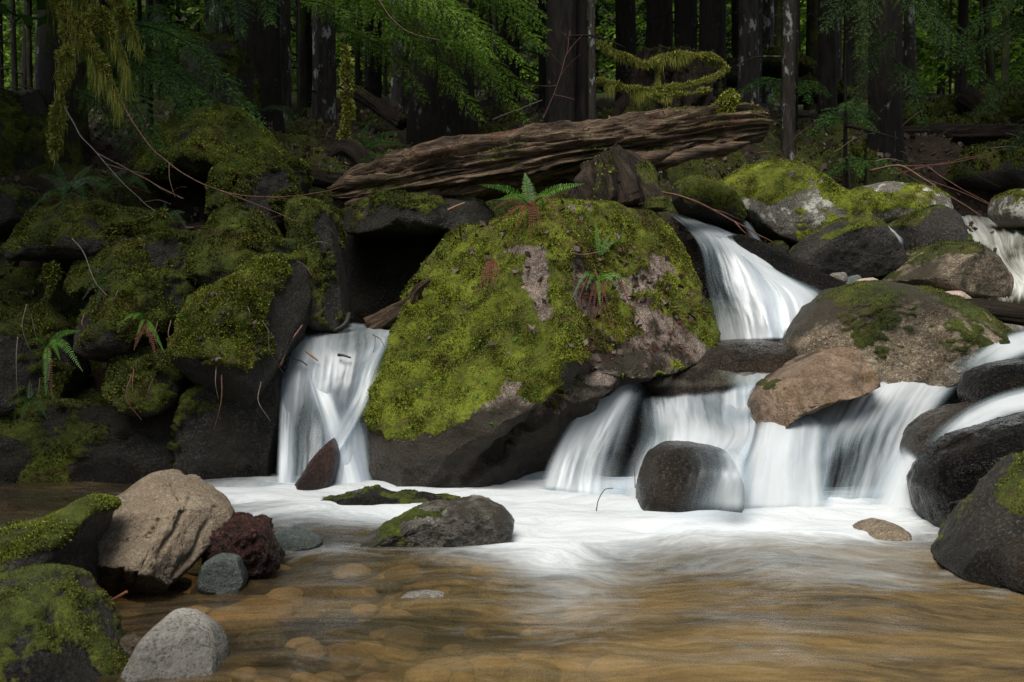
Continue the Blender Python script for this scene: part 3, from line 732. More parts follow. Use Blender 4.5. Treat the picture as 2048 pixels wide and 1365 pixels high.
crk('small grey wet stone at the right edge below the mossy ramp', [(1990, 1140), (2005, 1105), (2040, 1085), (2100, 1080), (2150, 1120), (2130, 1175), (2050, 1180), (2000, 1170)], 2.95, 0.16, 'rock_wet_brown', None, seed=52, sub=5)
crk('round wet rock standing in the white foam', [(1272, 1005), (1282, 955), (1303, 912), (1342, 892), (1400, 893), (1455, 906), (1480, 960), (1470, 1020), (1390, 1040), (1300, 1035)], 4.17, 0.26, 'rock_wet_brown', None, seed=53, lean=0.35, rough=0.045)
crk('wet brown rock parting the ribbon of water at right', [(1808, 905), (1825, 865), (1880, 832), (1940, 815), (1990, 810), (1980, 850), (1930, 890), (1880, 920), (1840, 935)], 4.36, 0.20, 'rock_wet_brown', None, seed=54, lean=0.5)
crk('long wet rock sloping down right of the upper fall', [(1440, 480), (1480, 468), (1530, 490), (1600, 535), (1670, 565), (1692, 595), (1670, 625), (1590, 610), (1500, 570), (1440, 530)], 6.15, 0.35, 'rock_wet', None, seed=55, lean=0.5, rough=0.04)
crk('dark rounded rock under the veil of the upper fall', [(1392, 560), (1396, 490), (1430, 472), (1470, 485), (1500, 540), (1520, 640), (1510, 700), (1430, 710), (1400, 660)], 6.35, 0.3, 'rock_wet', None, seed=56)
crk('brown ledge rock under the sliding water', [(1350, 760), (1375, 715), (1430, 690), (1520, 680), (1600, 690), (1610, 740), (1560, 790), (1450, 800), (1370, 790)], 5.35, 0.38, 'rock_wet_brown', None, seed=57, lean=0.7, rough=0.04)
crk('dark wet knob at the lip of the middle fall', [(1262, 790), (1270, 745), (1310, 730), (1370, 732), (1415, 750), (1432, 775), (1400, 800), (1330, 820), (1275, 830)], 5.18, 0.22, 'rock_wet_brown', None, seed=58, lean=0.5, rough=0.05)
crk('sunken boulder behind the wide curtain of white water', [(1480, 1020), (1500, 930), (1580, 870), (1700, 820), (1830, 795), (1930, 790), (1950, 840), (1880, 920), (1830, 990), (1800, 1020), (1640, 1030)], 5.05, 0.40, 'rock_wet_brown', None, seed=59, lean=0.6, rough=0.05)
crk('rock hidden behind the arching left sheet of water', [(1110, 970), (1140, 890), (1190, 820), (1270, 760), (1400, 790), (1480, 830), (1480, 960), (1350, 1010), (1200, 1000)], 5.05, 0.33, 'rock_wet', None, seed=60, lean=0.5)
crk('dark reddish brown rock poking out of the left waterfall foot', [(583, 988), (600, 955), (632, 908), (662, 880), (676, 915), (668, 970), (640, 998), (600, 1000)], 4.52, 0.12, 'rock_maroon', None, seed=61, lean=0.4, sub=5)
crk('small pale stone left of the two by the big tan boulder', [(1650, 562), (1665, 547), (1688, 545), (1694, 560), (1680, 575), (1655, 578)], 6.0, 0.06, 'rock_grey', None, seed=62, sub=4)
crk('small blue grey stone wedged between two pale ones', [(1676, 574), (1695, 555), (1715, 550), (1722, 560), (1705, 580), (1680, 584)], 6.0, 0.06, 'rock_slate', None, seed=63, sub=4)
crk('small pinkish stone above the big tan boulder', [(1704, 575), (1715, 560), (1745, 556), (1765, 568), (1760, 590), (1720, 595)], 5.95, 0.07, 'rock_pink', None, seed=64, sub=5)
crk('pinkish stone above the water right of the big tan boulder', [(1868, 600), (1885, 585), (1915, 582), (1938, 595), (1935, 612), (1890, 615)], 5.9, 0.08, 'rock_pink', None, seed=65, sub=5)
crk('brown stone in the current by the upright stick', [(1985, 575), (1990, 550), (2010, 540), (2022, 555), (2018, 590), (1995, 595)], 6.5, 0.08, 'granite_tan', None, seed=66, sub=5)
crk('small dark stone by the dead stick near the upper fall', [(1532, 510), (1540, 490), (1560, 485), (1575, 498), (1570, 520), (1545, 525)], 6.5, 0.1, 'rock_dark', (0.1, 0.5, 0.3, 4), 'dark', seed=67, sub=5)
crk('grey boulder with a green top at the right edge of the upper stream', [(1995, 430), (2005, 395), (2040, 380), (2110, 372), (2150, 410), (2140, 460), (2060, 462), (2010, 452)], 7.9, 0.35, 'granite_pale', (0.0, 0.65, 0.3, 3), 'mid', seed=68, lean=0.3)
crk('low dark rock breaking the water surface beside the right falls', [(1695, 1085), (1725, 1056), (1765, 1044), (1805, 1056), (1825, 1085), (1760, 1105)], 3.62, 0.14, 'granite_tan', None, wet=(-2, -1), seed=69, sub=5)
crk('grey mossy stone lying flat in the middle of the pool', [(690, 1098), (745, 1070), (795, 1042), (845, 1016), (905, 1011), (955, 1005), (1003, 1018), (1030, 1047), (1020, 1078), (985, 1098), (900, 1105), (790, 1105)], 3.55, 0.16, 'rock_grey', (-0.30, 0.62, 0.5, 7), 'dark', film=(0.25, 0.3, 0.5, 5), seed=70, lean=0.6, rough=0.10, nscale=3, spots=[(850, 1030, (70, 14), 0.3), (960, 1050, (60, 30), -0.5)], tl=0.007, dens=30000, facets=[(0.1, -0.8, -0.5, 0.6)])
crk('low weedy rock nearly awash behind the grey pool stone', [(570, 1022), (620, 1006), (690, 992), (740, 981), (790, 990), (850, 992), (925, 1003), (880, 1022), (740, 1032), (640, 1034)], 4.12, 0.13, 'rock_dark', (-0.28, 0.5, 0.4, 6), 'dark', seed=71, lean=0.5, tl=0.010, dens=20000)
crk('pale wet stone awash by the red rotten wood', [(540, 1090), (548, 1066), (580, 1058), (615, 1070), (645, 1085), (620, 1105), (560, 1105)], 3.45, 0.1, 'rock_slate', None, seed=72, sub=5)
# --- foreground left
crk('tan angular rock sunlit in the left foreground', [(150, 1068), (172, 1042), (212, 1002), (256, 970), (298, 962), (318, 974), (340, 970), (378, 992), (428, 1026), (446, 1048), (432, 1078), (388, 1130), (340, 1172), (290, 1200), (225, 1190), (192, 1150), (166, 1108)], 3.02, 0.20, 'rock_buff', None, seed=73, lean=0.75, e=0.45, sub=7, rough=0.05, nscale=3.2, cracks=0.03, grooves=[(378, 1000, 318, 1120, 4, .018), (415, 1045, 340, 1165, 5, .022), (310, 1060, 262, 1180, 4, .02), (250, 1120, 235, 1180, 5, .02), (200, 1080, 300, 1085, 4, .01), (345, 975, 365, 1005, 4, .02), (330, 1010, 290, 1090, 3, .01), (225, 1010, 275, 1040, 3, .01)], facets=[(-0.30, -0.66, 0.68, 0.50, 0.97), (0.85, -0.50, 0.1, 0.64, 0.97), (-0.15, -0.45, -0.88, 0.52, 0.97), (-0.92, -0.3, 0.1, 0.78, 0.95), (0.35, -0.1, 0.93, 0.80, 0.95)])
crk('red brown chunk of rotten wood beside the tan rock', [(405, 1090), (415, 1055), (450, 1040), (490, 1034), (525, 1045), (545, 1080), (558, 1125), (545, 1150), (480, 1160), (420, 1140)], 3.12, 0.12, 'rotten_red', None, seed=74, rough=0.16, nscale=4, cracks=0.03, name='rotten_wood', cat='wood', group=None)
crk('green grey pointed stone below the rotten wood', [(398, 1170), (410, 1125), (440, 1110), (475, 1118), (492, 1160), (480, 1185), (420, 1188)], 2.95, 0.08, 'rock_slate', None, seed=75, sub=5, facets=[(0.4, -0.8, 0.3, 0.6)])
crk('mossy rock at the left edge beside the tan rock', [(-90, 1120), (-60, 1085), (0, 1066), (50, 1056), (100, 1042), (150, 1020), (190, 1030), (180, 1075), (165, 1110), (182, 1165), (188, 1205), (150, 1225), (40, 1225), (-80, 1215)], 2.75, 0.22, 'rock_dark', (0.15, 0.75, 0.4, 6), 'bright', seed=76, lean=0.5, sub=6, dens=60000, tl=0.010, thick=0.008, spots=[(150, 1180, (50, 40), -0.7), (90, 1080, (80, 30), 0.4)])
crk('dark mossy rock in the lower left corner', [(-120, 1260), (-80, 1195), (0, 1178), (60, 1176), (110, 1192), (160, 1235), (205, 1290), (245, 1345), (260, 1420), (100, 1440), (-100, 1440)], 2.32, 0.22, 'rock_dark', (-0.05, 0.75, 0.4, 6), 'mid', seed=77, lean=0.6, dens=60000, tl=0.009, thick=0.006, spots=[(60, 1200, (60, 30), 0.5)])
crk('grey granite stone at the bottom edge beside the dark corner rock', [(252, 1380), (262, 1320), (285, 1275), (318, 1248), (360, 1252), (410, 1270), (440, 1310), (450, 1370), (430, 1430), (340, 1450), (270, 1430)], 2.33, 0.14, 'granite_light', None, seed=78, lean=0.6, rough=0.06, facets=[(0.2, -0.8, 0.5, 0.7)])
crk('small brown pebble between the dark corner rock and the grey stone', [(222, 1300), (235, 1280), (262, 1270), (282, 1282), (275, 1310), (245, 1318)], 2.42, 0.03, 'granite_tan', None, seed=79, sub=4)

crk('dark boulder just beyond the right edge between the two ribbons of water', [(2200, 760), (2230, 690), (2320, 650), (2440, 640), (2540, 690), (2560, 780), (2440, 820), (2280, 810)], 4.95, 0.3, 'rock_dark', (0.1, 0.6, 0.4, 3), 'mid', seed=90, lean=0.3)
crk('mossy boulder beyond the right edge above the ribbons of water', [(2190, 640), (2230, 560), (2330, 510), (2450, 500), (2560, 560), (2600, 640), (2450, 680), (2300, 670)], 6.0, 0.4, 'rock_dark', (0.3, 0.6, 0.4, 3), 'mid', seed=91, lean=0.3)
crk('broad mossy boulder on the right bank beyond the black wet one', [(2330, 1000), (2350, 880), (2450, 800), (2600, 780), (2720, 860), (2740, 1000), (2560, 1060), (2400, 1050)], 4.1, 0.5, 'rock_dark', (0.25, 0.6, 0.4, 3), 'mid', seed=92, lean=0.3)

# ------------------------------------------------------------------ water
def silk_mat(name, c_lo, c_hi, contrast=1.0, gloss=0.1):
    """long exposure water: streaks along the flow (uv.y), see-through where thin"""
    m, nt, b, out = new_mat(name)
    uv = nt.nodes.new('ShaderNodeUVMap').outputs[0]
    wrp = math_n(nt, 'MULTIPLY', math_n(nt, 'SUBTRACT', noise_o(nt, vscale(nt, uv, (6, 2.6, 1)), 1.0, 3, 0.6), 0.5), 0.09)
    add = nt.nodes.new('ShaderNodeVectorMath'); add.operation = 'ADD'
    cw = nd(nt, 'ShaderNodeCombineXYZ', i0=wrp)
    nt.links.new(uv, add.inputs[0]); nt.links.new(cw.outputs[0], add.inputs[1])
    uv = add.outputs[0]
    s1 = noise_o(nt, vscale(nt, uv, (46, 1.0, 1)), 1.0, 2, 0.5)
    s2 = noise_o(nt, vscale(nt, uv, (13, 0.9, 1)), 1.0, 3, 0.55, 0.3)
    s3 = noise_o(nt, vscale(nt, uv, (4.5, 1.8, 1)), 1.0, 3, 0.55, 0.4)
    s = math_n(nt, 'ADD', math_n(nt, 'MULTIPLY', s1, 0.16), math_n(nt, 'ADD', math_n(nt, 'MULTIPLY', s2, 0.36), math_n(nt, 'MULTIPLY', s3, 0.48)))
    a = math_n(nt, 'SUBTRACT', attr(nt, 'dens'), 0.06)
    f = math_n(nt, 'ADD', a, math_n(nt, 'MULTIPLY', math_n(nt, 'SUBTRACT', s, 0.5), contrast * 2.0))
    # no streak where the sheet ends
    f = math_n(nt, 'MULTIPLY', ramp(nt, f, [(0.06, 0.0), (0.50, 0.55), (1.0, 1.0)]), attr(nt, 'edge'))
    col = ramp(nt, math_n(nt, 'ADD', f, math_n(nt, 'MULTIPLY', math_n(nt, 'SUBTRACT', s, 0.5), 0.9)), [(0.15, c_lo), (0.8, c_hi)])
    d = nd(nt, 'ShaderNodeBsdfDiffuse', Color=col)
    tr = nd(nt, 'ShaderNodeBsdfTranslucent', Color=col)
    bp = nd(nt, 'ShaderNodeBump', Strength=0.2, Distance=0.03, Height=s)
    nt.links.new(bp.outputs[0], d.inputs['Normal'])
    m1 = nd(nt, 'ShaderNodeMixShader', i0=0.35, i1=d.outputs[0], i2=tr.outputs[0])
    g = nd(nt, 'ShaderNodeBsdfGlossy', Color=(0.9, 0.95, 1, 1), Roughness=0.35)
    nt.links.new(bp.outputs[0], g.inputs['Normal'])
    m2 = nd(nt, 'ShaderNodeMixShader', i0=gloss, i1=m1.outputs[0], i2=g.outputs[0])
    t = nd(nt, 'ShaderNodeBsdfTransparent', Color=(0.95, 0.97, 1.0, 1))
    m3 = nd(nt, 'ShaderNodeMixShader', i0=f, i1=t.outputs[0], i2=m2.outputs[0])
    nt.links.new(m3.outputs[0], out.inputs[0])
    return m
silk_mat('silk_water', (0.30, 0.385, 0.43), (0.66, 0.70, 0.725), contrast=0.85)
silk_mat('silk_water_soft', (0.50, 0.58, 0.63), (0.88, 0.91, 0.93), contrast=0.6)
silk_mat('silk_water_amber', (0.30, 0.28, 0.20), (0.80, 0.82, 0.76), contrast=0.8)

def sheet(rows, nu=70, nv=90, bulge=0.0, rip=0.006, seed=0, edge=(0.12, 0.12, 0.1, 0.1)):
    """rows: cross sections of the flow, top to bottom, each a list of (px, py, distance, density)"""
    nr = len(rows)
    R = []
    for row in rows:
        a = np.array([np.append(P(p[0], p[1], p[2]), p[3]) for p in row])
        R.append(smooth_path(a, nu))
    R = np.array(R)
    G = np.array([smooth_path(R[:, j], nv) for j in range(nu)]).transpose(1, 0, 2)
    V = G[..., :3].reshape(-1, 3).copy(); dens = np.clip(G[..., 3], 0, 1.2).reshape(-1)
    wid = np.linalg.norm(np.diff(G[..., :3], axis=1), axis=2).sum(1).mean()
    lng = np.linalg.norm(np.diff(G[..., :3], axis=0), axis=2).sum(0).mean()
    uu, vv = np.meshgrid(np.linspace(0, 1, nu), np.linspace(0, 1, nv))
    edge = (edge[0] * 1.5, edge[1] * 1.5, edge[2], edge[3] * 1.6)
    e = sstep(0, max(edge[0], 1e-4), uu) * sstep(0, max(edge[1], 1e-4), 1 - uu) * sstep(0, max(edge[2], 1e-4), vv) * sstep(0, max(edge[3], 1e-4), 1 - vv)
    F = grid_faces(nv, nu)
    N = vnormals(V, F)
    if N[:, 1].mean() > 0: N = -N
    p = np.stack([uu.ravel() * wid * 16, vv.ravel() * lng * 1.2, np.full(uu.size, seed * 3.7)], 1)
    V += N * (rip * fbm(p, seed, 3) + bulge * np.sin(np.pi * uu.ravel()))[:, None]
    uv = np.stack([uu.ravel() * wid + seed * 7.3, vv.ravel() * lng + seed * 3.1], 1)
    return V, F, dens, e.ravel(), uv

def falls(name, label, sheets, mat='silk_water', kind='structure', cat='water'):
    g, D, E, U = Geo(), [], [], []
    for s in sheets:
        V, F, d, e, uv = s
        g.add(V, F); D.append(d); E.append(e); U.append(uv)
    V, F, A = g.get()
    o = mesh_from(name, V, F, MATS[mat], attrs={'dens': np.concatenate(D), 'edge': np.concatenate(E)}, uv=np.concatenate(U))
    tag(o, label, cat, kind=kind)
    return o

# left waterfall: veil, two crossing arcs
falls('waterfall', 'narrow left waterfall pouring between the mossy block and the big boulder', [
    sheet([[(586, 648, 5.55, .6), (650, 646, 5.55, .7), (720, 646, 5.55, .7), (805, 648, 5.55, .8)],
           [(576, 684, 5.04, .6), (640, 680, 5.0, .62), (715, 680, 5.0, .55), (786, 674, 5.06, .8)],
           [(562, 760, 4.86, .7), (630, 760, 4.8, .62), (700, 760, 4.8, .6), (756, 750, 4.88, .75)],
           [(556, 860, 4.76, .72), (620, 860, 4.7, .5), (690, 860, 4.72, .6), (748, 850, 4.8, .7)],
           [(550, 990, 4.62, .8), (620, 995, 4.5, .5), (690, 995, 4.52, .8), (768, 990, 4.62, .8)]], seed=1, edge=(.06, .05, .05, .03)),
    sheet([[(588, 690, 5.06, .5), (640, 686, 5.04, .5)], [(596, 720, 4.9, .8), (655, 720, 4.9, .7)], [(618, 790, 4.74, .95), (678, 790, 4.76, .6)], [(640, 870, 4.64, .9), (708, 870, 4.66, .7)], [(655, 990, 4.5, .9), (748, 990, 4.52, .95)]], nu=40, seed=2, edge=(.25, .3, .15, .03)),
    sheet([[(735, 668, 5.1, .6), (798, 660, 5.1, .8)], [(716, 730, 4.86, .7), (768, 715, 4.88, .85)], [(690, 800, 4.7, .8), (745, 800, 4.72, .7)], [(640, 890, 4.58, .8), (700, 890, 4.62, .85)], [(576, 990, 4.46, .9), (640, 990, 4.48, .9)]], nu=40, seed=3, edge=(.3, .3, .15, .03)),
    sheet([[(560, 730, 4.9, .5), (600, 720, 4.9, .5)], [(556, 850, 4.74, .8), (592, 850, 4.74, .5)], [(550, 992, 4.56, .9), (590, 992, 4.54, .6)]], nu=30, seed=4, edge=(.2, .4, .2, .03)),
    sheet([[(690, 830, 4.66, .6), (735, 830, 4.7, .5)], [(680, 900, 4.6, .9), (745, 900, 4.66, .7)], [(670, 992, 4.5, 1), (765, 992, 4.58, .9)]], nu=30, seed=5, edge=(.3, .25, .4, .03))])

falls('upper_waterfall', 'fan of white water spreading down beside the big mossy boulder', [
    sheet([[(1325, 420, 6.9, .3), (1355, 425, 6.9, .6), (1390, 436, 6.9, .5), (1420, 450, 6.9, .2)],
           [(1368, 455, 6.45, .6), (1405, 455, 6.4, .85), (1450, 463, 6.4, .8), (1500, 480, 6.45, .4)],
           [(1400, 500, 6.0, .42), (1440, 490, 5.9, .62), (1500, 505, 5.9, 1), (1570, 530, 6.0, .7)],
           [(1412, 570, 5.8, .30), (1470, 570, 5.68, .5), (1550, 575, 5.65, 1.05), (1640, 582, 5.8, .8)],
           [(1426, 630, 5.7, .36), (1490, 630, 5.55, .6), (1570, 630, 5.5, 1.1), (1668, 605, 5.7, .8)],
           [(1438, 690, 5.62, .7), (1500, 684, 5.48, .85), (1580, 676, 5.42, 1.1), (1640, 650, 5.55, .9)]], seed=6, nu=90, edge=(.03, .1, .15, .02)),
    sheet([[(1400, 470, 6.2, .5), (1430, 462, 6.15, .8), (1490, 475, 6.15, .7)], [(1470, 500, 5.85, .3), (1500, 520, 5.8, .9), (1570, 545, 5.85, .8)], [(1520, 580, 5.6, .6), (1580, 590, 5.55, 1), (1660, 592, 5.65, .7)], [(1540, 680, 5.4, .9), (1600, 672, 5.38, 1), (1650, 640, 5.5, .8)]], seed=7, nu=50, edge=(.3, .2, .2, .05))])

falls('ledge_water', 'thin brown water sliding over the ledge below the upper fall', [
    sheet([[(1430, 695, 5.5, .5), (1500, 688, 5.46, .5), (1600, 678, 5.4, .6)], [(1368, 722, 5.25, .25), (1460, 712, 5.22, .15), (1600, 706, 5.2, .2)], [(1290, 738, 5.02, .25), (1420, 745, 4.98, .15), (1600, 742, 5.0, .3)], [(1270, 775, 4.86, .4), (1420, 778, 4.82, .35), (1590, 765, 4.9, .5)]], seed=8, rip=0.004, edge=(.1, .05, .02, .1))], mat='silk_water_amber')

falls('middle_waterfall', 'arching white sheet and curtain falling from the wet knob into the foam', [
    sheet([[(1235, 752, 4.98, .8), (1268, 742, 4.94, .9), (1305, 750, 4.92, .5)], [(1178, 792, 4.80, 1), (1228, 800, 4.70, 1), (1285, 815, 4.68, .35)], [(1132, 852, 4.66, 1.05), (1190, 865, 4.56, .9), (1270, 880, 4.54, .22)], [(1100, 910, 4.56, 1.05), (1165, 925, 4.46, .7), (1260, 935, 4.42, .32)], [(1072, 985, 4.46, 1), (1150, 995, 4.34, .9), (1250, 1005, 4.28, .9)]], seed=9, nu=60, edge=(.1, .35, .08, .04)),
    sheet([[(1268, 790, 4.82, .2), (1330, 790, 4.76, .3), (1400, 782, 4.78, .4), (1480, 772, 4.84, .4), (1520, 770, 4.86, .3)], [(1272, 830, 4.72, .4), (1335, 830, 4.66, .72), (1400, 830, 4.66, .75), (1480, 830, 4.7, .7), (1520, 830, 4.72, .6)], [(1268, 880, 4.6, .55), (1335, 880, 4.52, .95), (1400, 880, 4.5, 1.1), (1480, 880, 4.52, 1), (1510, 880, 4.54, 1)], [(1240, 950, 4.44, .8), (1320, 950, 4.36, 1.1), (1400, 950, 4.34, 1.1), (1500, 950, 4.34, 1)], [(1200, 1010, 4.22, 1), (1300, 1015, 4.15, 1.1), (1400, 1015, 4.15, 1.1), (1500, 1015, 4.14, 1.1)]], seed=10, nu=80, rip=.012, edge=(.15, .06, .06, .05)),
    sheet([[(1440, 745, 5.0, .2), (1500, 735, 5.02, .6), (1580, 728, 5.05, .5)], [(1450, 785, 4.86, .5), (1500, 780, 4.86, .9), (1560, 770, 4.9, .8)], [(1440, 850, 4.6, .6), (1480, 850, 4.6, 1), (1520, 840, 4.66, .9)]], seed=11, nu=40, edge=(.3, .15, .2, .2))])

falls('right_waterfall', 'wide curtain of white water spilling from the right over sunken boulders', [
    sheet([[(2560, 520, 6.2, .7), (2560, 560, 6.0, 1), (2560, 610, 5.8, .7)], [(2340, 580, 5.5, .7), (2340, 615, 5.35, 1), (2340, 662, 5.2, .7)], [(2140, 632, 5.1, .7), (2140, 662, 4.95, 1), (2140, 705, 4.85, .7)], [(2005, 668, 4.88, .8), (2020, 695, 4.74, 1.05), (2040, 724, 4.66, .7)], [(1932, 706, 4.78, .9), (1955, 738, 4.66, 1.05), (1985, 762, 4.6, .7)], [(1862, 735, 4.78, .9), (1900, 772, 4.6, 1), (1945, 800, 4.56, .6)]], seed=12, nu=30, edge=(.2, .25, .02, .3)),
    sheet([[(1510, 868, 4.64, .7), (1600, 822, 4.74, .8), (1720, 772, 4.86, .85), (1830, 745, 4.94, .85), (1950, 724, 4.98, .8)],
           [(1492, 905, 4.48, .9), (1575, 865, 4.56, 1), (1690, 812, 4.7, .95), (1805, 778, 4.8, .9), (1930, 762, 4.84, .7)],
           [(1470, 960, 4.26, 1), (1545, 935, 4.3, 1), (1650, 890, 4.44, .50), (1765, 845, 4.56, .62), (1885, 822, 4.64, .7)],
           [(1455, 995, 4.14, 1), (1535, 985, 4.16, 1), (1640, 960, 4.26, .32), (1735, 925, 4.38, .45), (1855, 890, 4.46, .8)],
           [(1440, 1030, 4.04, 1.1), (1530, 1032, 4.03, 1), (1620, 1030, 4.07, .7), (1710, 1020, 4.14, .6), (1825, 1000, 4.22, .95)]], seed=13, nu=110, rip=.01, edge=(.05, .06, .1, .05)),
    sheet([[(1500, 850, 4.6, .5), (1570, 826, 4.66, .7), (1650, 830, 4.62, .5)], [(1488, 880, 4.46, .9), (1570, 850, 4.48, 1), (1662, 860, 4.46, .6)], [(1470, 940, 4.28, .9), (1560, 930, 4.26, 1), (1664, 930, 4.28, .6)], [(1440, 1030, 4.02, 1), (1550, 1032, 3.98, 1.1), (1668, 1030, 4.02, .9)]], seed=14, nu=60, rip=.008, edge=(.2, .12, .12, .05)),
    sheet([[(2520, 610, 5.2, .7), (2520, 650, 5.0, 1), (2520, 700, 4.9, .8)], [(2320, 690, 4.7, .7), (2320, 722, 4.55, 1), (2320, 770, 4.42, .8)], [(2140, 745, 4.4, .7), (2140, 778, 4.25, 1), (2140, 830, 4.12, .8)], [(1985, 788, 4.28, .8), (1998, 812, 4.14, 1), (2010, 850, 4.04, .7)], [(1885, 840, 4.16, .7), (1908, 866, 4.06, .8), (1932, 890, 4.0, .7)], [(1822, 893, 4.14, .6), (1848, 920, 4.04, .5), (1880, 935, 3.98, .6)]], seed=15, nu=30, edge=(.25, .25, .02, .2)),
    sheet([[(1800, 880, 4.3, .6), (1830, 905, 4.2, .8), (1850, 925, 4.08, .7), (1872, 905, 4.08, .5)], [(1755, 950, 4.22, .8), (1800, 960, 4.12, .95), (1832, 965, 4.04, .8), (1852, 955, 4.02, .6)], [(1700, 1035, 4.05, 1), (1770, 1045, 3.94, 1), (1822, 1048, 3.9, 1), (1848, 1045, 3.88, .8)]], seed=16, nu=50, edge=(.2, .08, .15, .05))])

falls('rock_veil', 'thin silky film of water over the round rock in the foam', [
    sheet([[(1330, 884, 4.16, .15), (1410, 886, 4.12, .4), (1490, 898, 4.10, .8)], [(1350, 935, 3.84, .1), (1425, 930, 3.80, .4), (1505, 940, 3.80, .85)], [(1330, 1030, 3.76, .25), (1415, 1034, 3.72, .6), (1510, 1034, 3.72, .95)]], seed=17, nu=40, edge=(.5, .15, .3, .1))])

falls('upper_stream', 'pale creek water running in from the upper right behind the boulders', [
    sheet([[(1885, 425, 8.7, .6), (1960, 432, 8.7, .6), (2100, 442, 8.7, .7), (2560, 440, 8.7, .7)],
           [(1905, 465, 7.8, .8), (1980, 470, 7.8, .7), (2100, 465, 7.8, .7), (2580, 455, 7.8, .7)],
           [(1935, 520, 7.1, .9), (2000, 520, 7.1, .5), (2100, 510, 7.1, .5), (2600, 505, 7.1, .6)],
           [(1985, 570, 6.65, .95), (2040, 565, 6.65, .9), (2120, 565, 6.65, .9), (2600, 545, 6.6, .8)],
           [(1990, 615, 6.3, .8), (2040, 612, 6.3, .8), (2120, 612, 6.3, .8), (2560, 590, 6.2, .7)]], seed=18, nu=80, rip=.02, edge=(.08, .02, .02, .1)),
    sheet([[(1880, 600, 6.1, .7), (1960, 605, 6.2, .6), (2120, 615, 6.2, .5)], [(1900, 640, 5.85, .3), (1980, 645, 5.85, .4), (2120, 650, 5.85, .4)], [(1990, 690, 5.5, .3), (2040, 690, 5.5, .2), (2120, 690, 5.5, .2)]], seed=19, nu=50, edge=(.1, .02, .05, .15))], mat='silk_water_amber')
falls('trickle', 'thin trickle of white water between two dark boulders at right', [
    sheet([[(1735, 432, 7.2, .5), (1750, 434, 7.2, .7), (1765, 440, 7.2, .4)], [(1775, 465, 6.8, .6), (1788, 465, 6.8, .7), (1805, 470, 6.8, .5)], [(1786, 500, 6.6, .5), (1797, 500, 6.58, .6), (1808, 500, 6.6, .4)], [(1792, 545, 6.5, .3), (1800, 545, 6.48, .3), (1808, 545, 6.5, .2)]], seed=20, nu=24, edge=(.25, .25, .1, .3))])
falls('back_trickle', 'small run of white water beside the big lichen boulder', [
    sheet([[(1470, 430, 6.7, .5), (1490, 440, 6.7, .6), (1505, 450, 6.7, .4)], [(1500, 475, 6.5, .5), (1515, 480, 6.5, .6), (1530, 490, 6.5, .4)], [(1520, 510, 6.4, .3), (1535, 512, 6.4, .4), (1548, 515, 6.4, .2)]], seed=21, nu=24, edge=(.25, .25, .1, .3))])

# pool surface
wx_ = axis([(-6, -2.6, 0.2), (-2.6, 2.8, 0.028), (2.8, 6, 0.2)])
wy_ = axis([(-4, 1.2, 0.2), (1.2, 4.85, 0.024)])
WX, WY = np.meshgrid(wx_, wy_)
WV = np.stack([WX.ravel(), WY.ravel(), np.zeros(WX.size)], 1)
ppx, ppy = px_of(WV + np.array((0, 0, 0)))
ok = WV[:, 1] > 0.6
foam = np.zeros(len(WV))
for bx, by, rx, ry, a in [(1420, 1026, 330, 34, 1.25), (1640, 1040, 230, 26, 1.2), (1180, 985, 170, 34, 1.1), (1150, 1030, 150, 36, .8), (660, 984, 190, 18, 1.1), (470, 992, 110, 13, .75),
                         (860, 985, 240, 16, .8), (780, 1030, 260, 13, .75), (950, 995, 200, 20, .6), (1090, 1075, 90, 28, .75), (1130, 1120, 90, 30, .42), (1160, 1175, 110, 40, .30), (1120, 1240, 130, 40, .16),
                         (1700, 1115, 260, 10, .22), (1480, 1140, 200, 10, .25), (1750, 1160, 120, 14, .42), (1990, 1100, 40, 8, .3), (620, 1105, 180, 8, .3), (980, 1108, 90, 9, .45), (1750, 1075, 120, 9, .3), (450, 1030, 150, 12, .3), (2010, 1180, 60, 10, .3), (1450, 1240, 60, 12, .25)]:
    foam += np.where(ok, a * np.exp(-(((ppx - bx) / (rx * 1.05)) ** 2 + ((ppy - by) / (ry * 1.55)) ** 2) ** 0.75), 0)
foam = np.clip(foam, 0, 1.3)
q = WV * np.array((1.2, 5.0, 1))
rip = 0.007 * fbm(WV * np.array((1.6, 6, 1)), 3, 4) + 0.006 * fbm(WV * np.array((5, 16, 1)), 8, 3)
WV[:, 2] += rip + np.clip(foam, 0, 1) ** 1.5 * (0.012 + 0.018 * fbm(WV * np.array((2.5, 6, 1)), 13, 3))
WF = grid_faces(len(wy_), len(wx_))

